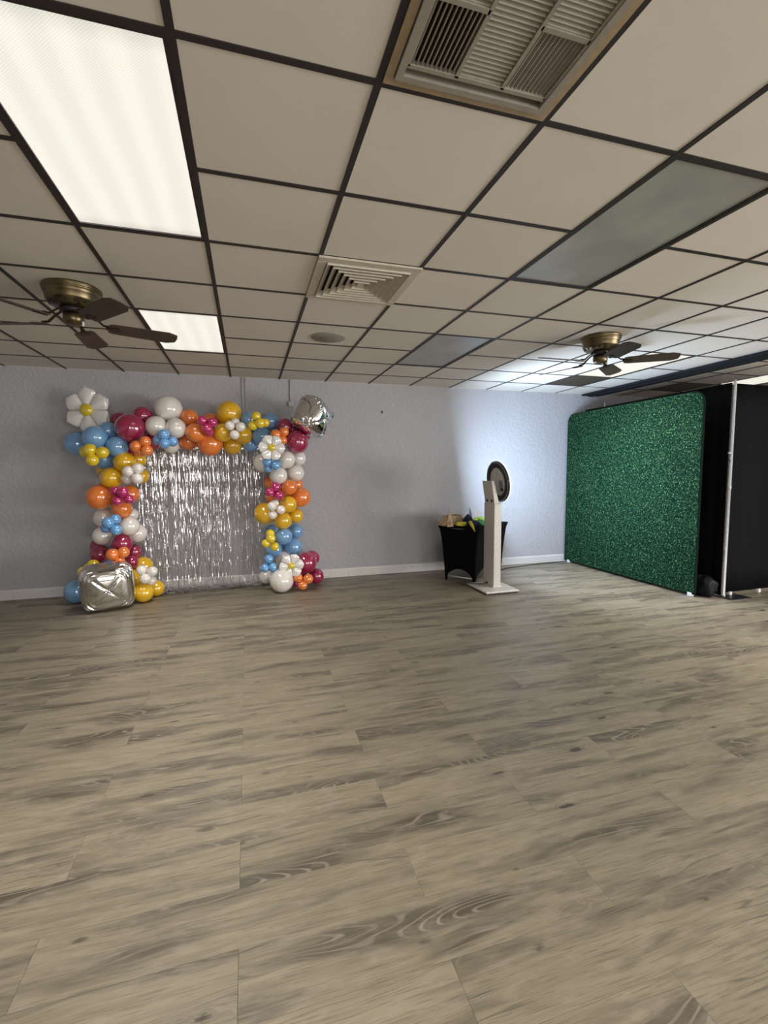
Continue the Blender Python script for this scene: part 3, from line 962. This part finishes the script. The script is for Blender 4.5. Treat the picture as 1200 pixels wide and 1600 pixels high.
# cover: ring profile that pinches between the corners and flares at the top, arches cut at the bottom
def table_ring(z):
    s = z / TZ
    flare = 1.0 - .22 * (1 - s) ** 0.9 * (0.55 + .45 * (1 - s)) if s < 1 else 1.0
    pts = []
    hx, hy = tl / 2 * (1 - .155 * (1 - s) ** 0.5), ts / 2 * (1 - .25 * (1 - s) ** 0.5)
    N = 22
    corners = [(-hx, -hy), (hx, -hy), (hx, hy), (-hx, hy)]
    for q in range(4):
        a, b_ = Vector(corners[q]), Vector(corners[(q + 1) % 4])
        nrm = Vector((b_ - a)).normalized(); nrm = Vector((nrm.y, -nrm.x))
        for k in range(N):
            t = k / N
            pinch = -.05 * math.sin(PI * t) ** 1.0 * (math.sin(PI * min(1, s)) * .8 + .1)
            pt = a.lerp(b_, t) + nrm * pinch
            pts.append((pt.x, pt.y, t))
    return pts
rings = []
levels = [0, .1, .2, .35, .5, .65, .8, .92, 1.0]
N4 = 88
v = []
for li, s in enumerate(levels):
    for (x, y, t) in table_ring(max(.001, s * TZ)):
        arch = .17 * max(0, math.sin(PI * t)) ** .55 if 0.06 < t < .94 else 0
        z = arch + s * (TZ - arch)
        v.append((x, y, z))
nl = len(levels)
f = []
for i in range(nl - 1):
    for k in range(N4):
        f.append((i * N4 + k, i * N4 + (k + 1) % N4, (i + 1) * N4 + (k + 1) % N4, (i + 1) * N4 + k))
f.append(tuple(range((nl - 1) * N4, nl * N4)))
ob('spandex_cover', v, f, M['spandex'], e, True)
b = MB().bbox((-tl / 2 + .02, -ts / 2 + .03, TZ - .03), (tl / 2 - .02, ts / 2 - .03, TZ - .004), .005)
b.build('table_top', M['card_dark'], e)
for sx in (-1, 1):
    for sy in (-1, 1):
        MB().tube([(sx * (tl / 2 - .092), sy * (ts / 2 - .088), 0), (sx * (tl / 2 - .092), sy * (ts / 2 - .088), TZ - .03)], .012, 10).build('leg', M['black_plastic'], e, True)
    MB().tube([(sx * (tl / 2 - .092), -(ts / 2 - .088), .06), (sx * (tl / 2 - .092), (ts / 2 - .088), .06)], .010, 8).build('stretcher', M['steel'], e, True)

def on_table(px, py, z):
    d = at(px, py, 5.0) - Vector((0, 0, CAMH))
    k = (z - CAMH) / d.z
    return Vector((d.x * k, d.y * k, z))

def blob(nu, nv, fn):
    v = []
    for i in range(nu):
        a = 2 * PI * i / nu
        for j in range(nv):
            b_ = -PI / 2 + PI * j / (nv - 1)
            v.append(fn(a, b_))
    return v, grid_faces(nu, nv, True)

def lump(name, loc, size, mat, label, cat, seed, rotz=0, bumpy=.18, group=None):
    rr = random.Random(seed)
    ph = [rr.uniform(0, 6.28) for _ in range(6)]
    def fn(a, b_):
        k = 1 + bumpy * (math.sin(3 * a + ph[0]) * math.cos(2 * b_ + ph[1]) + .6 * math.sin(5 * a + ph[2] + 3 * b_))
        x = math.cos(a) * math.cos(b_) * size[0] * k
        y = math.sin(a) * math.cos(b_) * size[1] * k
        z = (math.sin(b_) * .5 + .5) * size[2] * (1 + bumpy * .8 * math.sin(2 * a + ph[3]))
        return (x, y, z)
    v, f = blob(26, 14, fn)
    o = ob(name, v, f, mat, None, True, loc)
    o.rotation_euler = (0, 0, rotz)
    return tag(o, label, cat, group)

# crumpled kraft paper bag with a pointed folded flap
p = Vector((2.53, 5.66, TZ))
e = empty('paper_bag', p, 'crumpled brown kraft paper bag with a pointed flap on the black table', 'bag')
def bagf(a, b_):
    s = math.sin(b_) * .5 + .5
    w = 1 - .55 * s ** 1.5
    k = 1 + .10 * math.sin(4 * a + 3 * s) + .06 * math.sin(7 * a - 5 * s)
    return (math.cos(a) * math.cos(b_) ** .5 * .11 * w * k, math.sin(a) * math.cos(b_) ** .5 * .085 * w * k, s * .135)
v, f = blob(24, 12, bagf)
ob('bag_body', v, f, M['kraft'], e, False)
MB().add([(-.025, -.085, .0), (.075, -.075, .0), (.03, -.035, .245), (-.02, -.07, .01), (.07, -.055, .01), (.028, -.025, .24)], [(0, 1, 2), (5, 4, 3), (0, 3, 4, 1), (1, 4, 5, 2), (2, 5, 3, 0)]).build('folded_flap', M['kraft_light'], e)
e = empty('kraft_box_lid', (2.72, 5.86, TZ), 'open brown cardboard tray behind the paper bag on the table', 'box')
e.rotation_euler = (0, 0, .5)
b = MB().box((-.13, -.07, 0), (.13, .07, .006))
b.build('tray_floor', M['kraft'], e)
for q in (((-.13, -.07), (.13, -.066)), ((-.13, .066), (.13, .07)), ((-.13, -.066), (-.126, .066)), ((.126, -.066), (.13, .066))):
    MB().box((q[0][0], q[0][1], .006), (q[1][0], q[1][1], .125)).build('tray_side', M['kraft'], e)
# felt party props
def ribbon(name, pts, w, th, mat, label, cat):
    pts = [Vector(p) for p in pts]
    v = []
    n = len(pts)
    for i, p_ in enumerate(pts):
        d = (pts[min(i + 1, n - 1)] - pts[max(i - 1, 0)]).normalized()
        side = d.cross(Vector((0, 0, 1)))
        if side.length < .2: side = Vector((ld.x, ld.y, 0))
        side.normalize()
        nr = side.cross(d).normalized()
        ww = w[i] if isinstance(w, (list, tuple)) else w
        v += [p_ - side * ww / 2, p_ + side * ww / 2, p_ + side * ww / 2 + nr * th, p_ - side * ww / 2 + nr * th]
    f = [(3, 2, 1, 0), tuple(range(4 * n - 4, 4 * n))]
    for i in range(n - 1):
        for j in range(4):
            f.append((i * 4 + j, i * 4 + (j + 1) % 4, i * 4 + 4 + (j + 1) % 4, i * 4 + 4 + j))
    o = ob(name, v, f, mat)
    return tag(o, label, cat)
lump('felt_scarf', (2.72, 5.58, TZ), (.10, .075, .055), M['yellow_cloth'], 'crumpled yellow felt scarf between the paper bag and navy hat', 'scarf', 3, .4)
e = empty('jester_hat', (2.80, 5.42, TZ + .001), 'navy felt jester hat with a yellow point drooping over the table edge', 'hat')
rrx = random.Random(4)
def hatf(a, b_):
    s = math.sin(b_) * .5 + .5
    k = 1 + .12 * math.sin(3 * a + 1)
    return (math.cos(a) * math.cos(b_) * .085 * k, math.sin(a) * math.cos(b_) * .075 * k, s * .095)
v, f = blob(24, 12, hatf)
ob('crown', v, f, M['navy_cloth'], e, True)
MB().tube([(-.05, -.02, .075), (-.055, -.06, .055), (-.045, -.085, .02), (-.03, -.095, -.015), (-.02, -.10, -.045)], [.022, .022, .018, .012, .005], 10).build('drooping_point', M['yellow_cloth'], e, True)
MB().tube([(.05, -.01, .06), (.07, -.045, .05), (.075, -.07, .02)], [.02, .018, .006], 10).build('short_point', M['navy_cloth'], e, True)
lump('bow_tie_prop', (2.88, 5.72, TZ + .0), (.085, .05, .13), M['navy_cloth'], 'dark navy blue party prop behind the yellow scarf', 'prop', 9, .5)
lump('felt_hat', (3.00, 5.54, TZ), (.125, .085, .085), M['green_cloth'], 'green felt hat beside the navy jester hat', 'hat', 12, .6, .1)
lump('lime_scarf', (2.985, 5.60, TZ + .066), (.13, .07, .045), M['lime_cloth'], 'lime green felt scarf lying over the green hat', 'scarf', 15, .6)
for i, (dx, dy, hgt, mat_, lab) in enumerate(((2.985, 5.83, .235, 'card_dark', 'dark pointed card prop standing at the rear of the table, tallest one'), (3.04, 5.80, .19, 'card', 'pale pointed card prop standing next to the tallest dark card'), (3.09, 5.79, .20, 'card', 'pale pointed card prop nearest the white booth column'))):
    b = MB().prism([(-.030, 0), (.030, 0), (.026, hgt * .6), (0, hgt), (-.024, hgt * .6)], -.0025, .0025, Matrix.Rotation(PI / 2, 4, 'X'))
    o = b.build('card_prop', M[mat_], None, False, (dx, dy, TZ))
    o.rotation_euler = (-.08, .05 * (i - 1), TA - .2)
    tag(o, lab, 'card', 'pointed card props')

# power cord along the skirting
cord = [(3.45, 5.93, .005), (3.55, 6.02, .005), (3.75, 6.14, .005), (3.95, 6.17, .005), (4.2, 6.22, .005), (4.5, 6.25, .005), (4.70, 6.27, .005), (4.88, 6.28, .005)]
tag(MB().tube(cord, .006, 8).build('power_cord', M['black_plastic'], None, True), 'black power cord on the floor along the white baseboard', 'cord')

# ------------------------------------------------------------------ tinsel curtain
FX0, FX1, FY, FZ = -1.30, .22, 6.265, 1.785
e = empty('fringe_curtain', ((FX0 + FX1) / 2, FY, 0), 'silver metallic fringe curtain hanging inside the balloon arch', 'curtain')
fx = (FX1 - FX0) / 2
MB().box((-fx, -.004, FZ - .012), (fx, .004, FZ + .010)).build('header_band', M['fringe'], e)
rr = random.Random(11)
v = []; f = []
creases = [.20 * k + .13 for k in range(9)]
for s in range(410):
    x0 = rr.uniform(-fx, fx)
    y0 = rr.uniform(-.035, .03)
    w = rr.uniform(.0011, .0026)
    top = FZ + rr.uniform(-.01, .035) if rr.random() < .8 else FZ + rr.uniform(.03, .07)
    bot = rr.choice((.012, .015, .02, rr.uniform(.02, .35), rr.uniform(.02, .12)))
    if s >= 265: bot = rr.uniform(.9, 1.5)
    ang = rr.uniform(-.9, .9)
    tw = rr.uniform(-2.0, 2.0)
    ph = rr.uniform(0, 6.28); sway = rr.uniform(.002, .012)
    n = 34
    k0 = len(v)
    for i in range(n):
        t = i / (n - 1)
        z = top + (bot - top) * t
        a = ang + tw * t + .5 * math.sin(t * 9 + ph) + .35 * math.sin(t * 31 + ph * 2)
        kink = min(abs(z - c) for c in creases)
        yo = y0 + .010 * max(0, 1 - kink / .025) * (1 if int(ph * 10) % 2 else -1)
        xo = x0 + sway * t * math.sin(t * 5 + ph) * 2
        v += [(xo - w * math.cos(a), yo - w * math.sin(a), z), (xo + w * math.cos(a), yo + w * math.sin(a), z)]
    for i in range(n - 1):
        f.append((k0 + 2 * i, k0 + 2 * i + 1, k0 + 2 * i + 3, k0 + 2 * i + 2))
tag(ob('tinsel_strands', v, f, M['fringe'], e), kind='stuff')
# strands pooled on the floor
v = []; f = []
for s in range(560):
    x = rr.uniform(-fx + .12, fx - .02); y = rr.gauss(-.09, .06); y = max(-.24, min(.05, y))
    a = rr.uniform(0, 6.28); z = rr.uniform(.004, .03)
    n = 12; k0 = len(v); w = rr.uniform(.0025, .005)
    for i in range(n):
        tw = rr.uniform(-.6, .6)
        v += [(x, y - w * math.cos(tw), z + w * math.sin(tw)), (x + w * .6, y + w * math.cos(tw), z - w * math.sin(tw) * .6)]
        a += rr.uniform(-.5, .5)
        x += .018 * math.cos(a); y += .011 * math.sin(a)
        y = max(-.28, min(.06, y)); z = max(.004, min(.06, z + rr.uniform(-.008, .008)))
    for i in range(n - 1):
        f.append((k0 + 2 * i, k0 + 2 * i + 1, k0 + 2 * i + 3, k0 + 2 * i + 2))
tag(ob('pooled_strands', v, f, M['fringe'], e), kind='stuff')

# ------------------------------------------------------------------ balloon arch
def balloon_mesh(nseg=28, nring=18):
    prof = []
    for k in range(nring + 1):
        b_ = PI / 2 - PI * .955 * k / nring
        r = math.cos(b_); z = math.sin(b_)
        if z < 0:
            z *= 1.06
            r *= (1 - .05 * z * z)
        prof.append((max(r, .0005), z))
    prof += [(.09, -1.075), (.055, -1.10), (.10, -1.13), (.06, -1.15)]
    mb = MB().lathe(prof, nseg, None, False)
    return mb
_bm = balloon_mesh()
_bs = balloon_mesh(20, 12)
BME = {k: (meshdata('balloon_' + k, _bm.v, _bm.f, m_, True), meshdata('small_balloon_' + k, _bs.v, _bs.f, m_, True), lab) for k, (lab, m_) in LATEX.items()}
garland = empty('balloon_garland', (-.5, 6.15, 0), 'arch garland of blue, yellow, orange, burgundy and white balloons on the far wall', 'balloon arch')
rr = random.Random(21)
LY = {0: 6.16, 1: 6.03, 2: 5.90, 3: 5.74}


def put_balloon(px, py, r, col, layer, parent, small=False, floor_=False):
    Y = LY[layer] if isinstance(layer, int) else layer
    if floor_:
        lo, hi = 5.2, 6.3
        for _ in range(40):
            mid = (lo + hi) / 2
            p_ = at(px, py, mid)
            if p_.z - r * px_size(p_) > 0.001: lo = mid
            else: hi = mid
        Y = (lo + hi) / 2
    p_ = at(px, py, Y)
    R = r * px_size(p_)
    R = min(R, WALL_Y - .005 - p_.y) if p_.y + R > WALL_Y - .005 else R
    me = BME[col][1 if small else 0]
    o = bpy.data.objects.new('small_balloon' if small else 'balloon', me)
    o['label'] = ('small ' if small else '') + BME[col][2]
    link(o, parent)
    base = parent.matrix_world if False else None
    o.location = p_ - Vector(parent_loc(parent))
    # neck (-Z of the mesh) points back into the garland
    d = Vector((rr.uniform(-.5, .5), 1.0, rr.uniform(-.5, .5))).normalized()
    o.rotation_mode = 'QUATERNION'
    o.rotation_quaternion = (-d).to_track_quat('Z', 'Y')
    o.scale = (R, R, R * rr.uniform(.98, 1.04))
    return o


def parent_loc(o):
    l = Vector((0, 0, 0))
    while o is not None:
        l += Vector(o.location)
        o = o.parent
    return l


BIG = [
    # upper corner, blue
    (121, 693, 18.5, 'blue', 0), (149, 684, 18.5, 'blue', 2), (169, 673, 14, 'blue', 1), (183, 698, 16.3, 'blue', 2), (163, 718, 15, 'blue', 1),
    # burgundy
    (204, 669, 22.5, 'burg', 2), (187, 657, 13, 'burg', 0), (223, 650, 15, 'burg', 1), (236, 690, 14, 'burg', 0), (206, 702, 12.5, 'burg', 0),
    # white top
    (263, 639, 21, 'white', 1), (244, 666, 16, 'white', 2), (275, 669, 15.5, 'white', 2), (267, 695, 13.5, 'white', 0),
    # orange top
    (296, 653, 13.5, 'orange', 1), (305, 676, 14.5, 'orange', 2), (294, 690, 13.5, 'orange', 0), (328, 693, 19.3, 'orange', 1), (329, 658, 12.5, 'orange', 0), (318, 668, 12, 'orange', 0),
    # yellow top
    (358, 646, 19.3, 'yellow', 1), (348.5, 676, 14.5, 'yellow', 2), (380, 680, 14.5, 'yellow', 1), (363, 696, 14.5, 'yellow', 0), (366, 672, 12, 'yellow', 0),
    # blue top
    (389, 656, 13, 'blue', 1), (423, 658, 13, 'blue', 0), (409, 682, 14.7, 'blue', 1), (391, 693, 13, 'blue', 0), (404, 667, 12, 'blue', 0),
    # burgundy right
    (446, 667, 14, 'burg', 1), (464, 691, 17.8, 'burg', 2), (473, 676, 14.5, 'burg', 0), (460, 664, 12, 'burg', 0), (440, 684, 13, 'burg', 0),
    # white right
    (411, 723, 15.5, 'white', 1), (447, 718, 14, 'white', 2), (466, 716, 12, 'white', 0), (462, 739, 13.5, 'white', 1), (435, 743, 14, 'white', 2), (440, 728, 12, 'white', 0),
    # orange right
    (452, 761, 12.3, 'orange', 2), (470, 777, 15.7, 'orange', 1), (425, 754, 12, 'orange', 0), (426, 776, 11.5, 'orange', 0), (463, 757, 10.5, 'orange', 0), (446, 772, 12, 'orange', 0),
    # yellow right
    (414.5, 802.5, 17.2, 'yellow', 1), (450.5, 788, 13.3, 'yellow', 2), (442, 813.5, 13.8, 'yellow', 2), (462, 806, 12, 'yellow', 1), (436, 798, 12, 'yellow', 0),
    # blue right
    (443.5, 838, 13.3, 'blue', 2), (462, 830, 11.5, 'blue', 0), (458, 854, 14, 'blue', 1), (425, 830, 10.5, 'blue', 0), (428.5, 859, 12.5, 'blue', 1), (446, 848, 11, 'blue', 0),
    # white and burgundy foot, right
    (444, 874, 13.5, 'white', 1), (416, 901, 11, 'white', 0), (478, 879, 17, 'burg', 2), (487.5, 872, 12, 'burg', 1), (494, 900, 12, 'burg', 1), (463, 911, 9.5, 'burg', 1), (470, 890, 12, 'burg', 0),
    # left column yellow
    (195, 722, 16.3, 'yellow', 2), (174, 746.6, 16.3, 'yellow', 2), (220, 743.5, 12, 'yellow', 1), (216, 718, 12, 'yellow', 0), (162, 735, 10.5, 'yellow', 0), (196, 742, 12, 'yellow', 0),
    # orange left
    (155, 777, 19.5, 'orange', 2), (203, 772, 14, 'orange', 1), (190.5, 795, 15, 'orange', 2), (178, 778, 12, 'orange', 0), (164, 760, 9, 'orange', 0),
    # white left
    (162, 809, 15, 'white', 1), (161, 837, 15, 'white', 1), (202, 822, 15, 'white', 2), (214, 833, 15, 'white', 0), (205, 804, 10.5, 'white', 0), (185, 828, 12, 'white', 0),
    # burgundy left
    (190.5, 849, 15.3, 'burg', 2), (156.6, 866, 14.5, 'burg', 1), (209, 862, 11.5, 'burg', 0), (205, 878, 10.5, 'burg', 1), (152, 853, 10.5, 'burg', 0), (180, 866, 12, 'burg', 0),
    # foot left
    (168, 886, 13, 'blue', 1), (223, 885, 15.5, 'yellow', 0), (206, 903, 14, 'yellow', 1), (244, 919, 12.5, 'yellow', 1), (150, 910, 14, 'blue', 1), (185, 906, 14, 'yellow', 0),
]
for b in BIG:
    put_balloon(*b, garland)
for b in [(440, 907, 18.5, 'white', 2), (121, 924, 18.5, 'blue', 2), (224, 926, 15, 'yellow', 2)]:
    put_balloon(*b, garland, floor_=True)
# knots of small balloons tied on top; last entry of each tuple pushes it back a little
CL = [
    ('yellows', 5.73, [(140.6, 703, 10, 0), (160, 707, 9.5, 0), (144.6, 718.6, 9.6, 0), (134, 706, 9, .09)]),
    ('orange', 5.76, [(212, 697, 8.6, 0), (227, 690, 8.6, 0), (230, 704, 8.6, 0), (218, 706, 8, .09)]),
    ('bluel', 5.74, [(256, 679, 8.6, 0), (257, 693, 8.3, 0), (247, 688, 8, .07), (270, 690, 7.8, .05)]),
    ('mag', 5.75, [(316, 657, 7.5, 0), (332, 660, 7.7, 0), (324, 670, 8, -.02), (327, 675, 7.5, .06)]),
    ('white', 5.75, [(359, 665, 7.6, 0), (376, 667, 7.6, 0), (366.5, 679.5, 7.6, 0), (367.5, 660, 7, .08)]),
    ('yellows', 5.80, [(400, 650.4, 7.6, 0), (395, 665, 7.6, 0), (406.6, 661, 8, -.04), (414.5, 660.6, 7, .07)]),
    ('orange', 5.78, [(431, 679, 8.2, 0), (444, 674.6, 7.6, 0), (441.4, 688, 7.4, 0), (437, 681, 7, .09)]),
    ('bluel', 5.76, [(418, 722, 7.7, 0), (431, 727, 7.6, -.03), (418.5, 731.5, 7, .05), (426, 720, 7, .08)]),
    ('mag', 5.76, [(422, 769, 7.4, 0), (431, 761, 7.6, 0), (436, 774, 7.4, 0), (428, 770, 7, .09)]),
    ('white', 5.75, [(425, 791, 7.4, -.03), (439, 796.5, 7.1, 0), (426, 804.5, 7, 0), (429.5, 786.5, 6.6, .07)]),
    ('yellows', 5.78, [(422.5, 834, 6.8, .03), (423.4, 841.4, 7.3, -.03), (415.5, 849, 6.8, 0), (429, 854, 7.2, 0)]),
    ('bluel', 5.78, [(420, 873.6, 7.2, 0), (414, 887.5, 7, 0), (426.5, 886, 7.2, -.02), (420, 884, 6, .08)]),
    ('orange', 5.70, [(481.5, 904.5, 8, 0), (466, 903, 7.4, .02), (473, 914.5, 7.4, 0), (474, 907, 6.5, .08)]),
    ('white', 5.74, [(200.4, 736.7, 9, 0), (215.6, 732, 8.6, 0), (214.4, 748, 8.7, -.02), (198.7, 748, 8.2, .06)]),
    ('mag', 5.73, [(179.4, 767, 7.6, .04), (192, 769, 8.7, -.02), (183.5, 782.7, 7.8, 0), (201.6, 780.4, 7.4, 0)]),
    ('bluel', 5.74, [(168.6, 817, 9, -.02), (180, 811, 8.2, .02), (181.4, 828, 8.6, 0), (165.5, 825, 8, .06)]),
    ('orange', 5.73, [(176, 866.5, 9.7, -.02), (193, 863, 8.8, 0), (187, 878, 8.6, 0), (184, 869, 7.5, .09)]),
    ('yellows', 5.82, [(146, 883.5, 9.4, 0), (130, 894, 8.4, 0), (146, 897, 8.5, .05), (138, 888, 7.5, .08)]),
    ('white', 5.72, [(221, 890.6, 7.9, 0), (238, 892.7, 8.1, 0), (227, 904, 8.3, -.02), (236.6, 907, 7.5, .06)]),
]
CLN = {'yellows': 'lemon yellow', 'orange': 'orange', 'bluel': 'light blue', 'mag': 'magenta', 'white': 'white'}
for col, Y, L in CL:
    c = at(sum(q[0] for q in L) / len(L), sum(q[1] for q in L) / len(L), Y)
    ce = bpy.data.objects.new('balloon_cluster', None)
    ce.empty_display_size = .05
    ce['label'] = 'cluster of four small %s balloons' % CLN[col]
    link(ce, garland)
    ce.location = c - Vector(garland.location)
    for (px, py, r, dy) in L:
        put_balloon(px, py, r, col, Y + dy, ce, small=True)


# ------------------------------------------------------------------ daisy balloons
def daisy(px, py, rpx, Y, npet, start, label, tiltx=0.0, yaw=0.0):
    c = at(px, py, Y)
    R = rpx * px_size(c)
    e = empty('daisy_balloon', c, label, 'balloon', 'daisy balloons')
    e.rotation_euler = (tiltx, 0, yaw)
    nu, nv = 18, 15
    half = PI / npet * .95
    for k in range(npet):
        th = start + 2 * PI * k / npet
        v = []
        for side in (-1, 1):
            for i in range(nu):
                u = i / (nu - 1)
                rad = .14 + .86 * u
                w = .98 * math.tan(half) * min(rad, .80) * max(0.0, 1 - max(0, (u - .55) / .45) ** 2.8) ** .5
                prof = (max(0, 1 - ((u - .58) / .60) ** 2) if u > .58 else max(0, 1 - ((.58 - u) / .62) ** 2)) ** .5
                for j in range(nv):
                    s = -1 + 2 * j / (nv - 1)
                    tck = .17 * prof * max(0, 1 - s * s) ** .5
                    x = R * rad * (1 - .06 * s * s); y = R * w * s
                    a = th
                    v.append((x * math.cos(a) - y * math.sin(a), side * R * tck, x * math.sin(a) + y * math.cos(a)))
        kk = nu * nv
        f = grid_faces(nu, nv) + [tuple(kk + i for i in reversed(q)) for q in grid_faces(nu, nv)]
        ob('petal', v, f, M['petal'], e, True)
    v, f = blob(28, 14, lambda a, b_: (R * .275 * math.cos(a) * math.cos(b_), -R * .10 + R * .17 * math.sin(b_), R * .275 * math.sin(a) * math.cos(b_)))
    ob('flower_heart', v, f, M['daisy_heart'], e, True)
    return e
daisy(137, 641, 36.0, 6.10, 6, PI / 2, 'large white daisy balloon with a yellow heart at the garland corner by the ceiling', 0, -.3)
daisy(424.4, 699.4, 21.0, 5.68, 6, PI / 2 + .45, 'small white daisy balloon with a yellow heart above the light blue cluster', 0, -.05)
daisy(455.5, 884, 19.8, 5.70, 6, .12, 'small white daisy balloon with a yellow heart near the floor', 0, -.05)


# ------------------------------------------------------------------ silver foil cube balloons
def foil_cube(name_label, c, half, depth, rot, group):
    e = empty('foil_balloon', c, name_label, 'balloon', group)
    e.rotation_euler = rot
    nu, nv = 120, 80
    v = []
    for i in range(nu):
        a = 2 * PI * i / nu
        for j in range(nv):
            b_ = -PI / 2 + PI * j / (nv - 1)
            ca, sa, cb, sb = math.cos(a), math.sin(a), math.cos(b_), math.sin(b_)
            # rounded square in the face plane, softer bulge in depth
            p, q = 3.9, 2.5
            rho = (abs(ca) ** p + abs(sa) ** p) ** (-1 / p)
            k = (abs(cb) ** q + abs(sb) ** q) ** (-1 / q)
            rr_ = k * cb
            x, z = ca * rho * rr_, sa * rho * rr_
            y = k * sb
            dm = abs(((a - PI / 4) % (PI / 2) + PI / 4) % (PI / 2) - PI / 4)
            dm = min((a - PI / 4) % (PI / 2), PI / 2 - (a - PI / 4) % (PI / 2))   # angle from nearest diagonal
            corner = math.exp(-(dm / .22) ** 2)
            face = abs(y)
            # gathers round the corners
            rip = .060 * corner * math.sin(rr_ * 46) * max(0, min(1, (rr_ - .55) / .25))
            # X shaped valley on each face
            val = -.07 * math.exp(-(dm * max(rr_, .02) / .055) ** 2) * max(0, 1 - rr_) * (1 if face > .3 else 0)
            nav = -.045 * math.exp(-(rr_ / .10) ** 2)
            sgn = 1 if y > 0 else -1
            # seam pinch round the middle
            seam = -.020 * math.exp(-(y / .05) ** 2) * (1 + .6 * math.sin(a * 40))
            v.append((half * x * (1 + rip * .25 + seam), depth * (y + sgn * (val + nav + rip * 1.6 * min(1, face * 3))), half * z * (1 + rip * .25 + seam)))
    ob('foil_skin', v, grid_faces(nu, nv, True), M['foil'], e, True)
    MB().prism([(-.012, 0), (.012, 0), (.018, .035), (-.018, .035)], -.0015, .0015, Matrix.Translation((-half * .78, 0, half * .78)) @ Matrix.Rotation(.8, 4, 'Y') @ Matrix.Rotation(PI / 2, 4, 'X')).build('inflation_tab', M['foil'], e)
    return e
c = at(168.6, 919, 5.55)
c.z = .262
foil_cube('square silver foil balloon resting on the floor at the foot of the arch', c, .258, .165, (.10, -.05, .24), 'silver foil balloons')
c = at(488, 651, 5.82)
foil_cube('silver foil balloon hanging at the top of the arch beside the wall conduit', c, .220, .215, (.30, .45, .85), 'silver foil balloons')
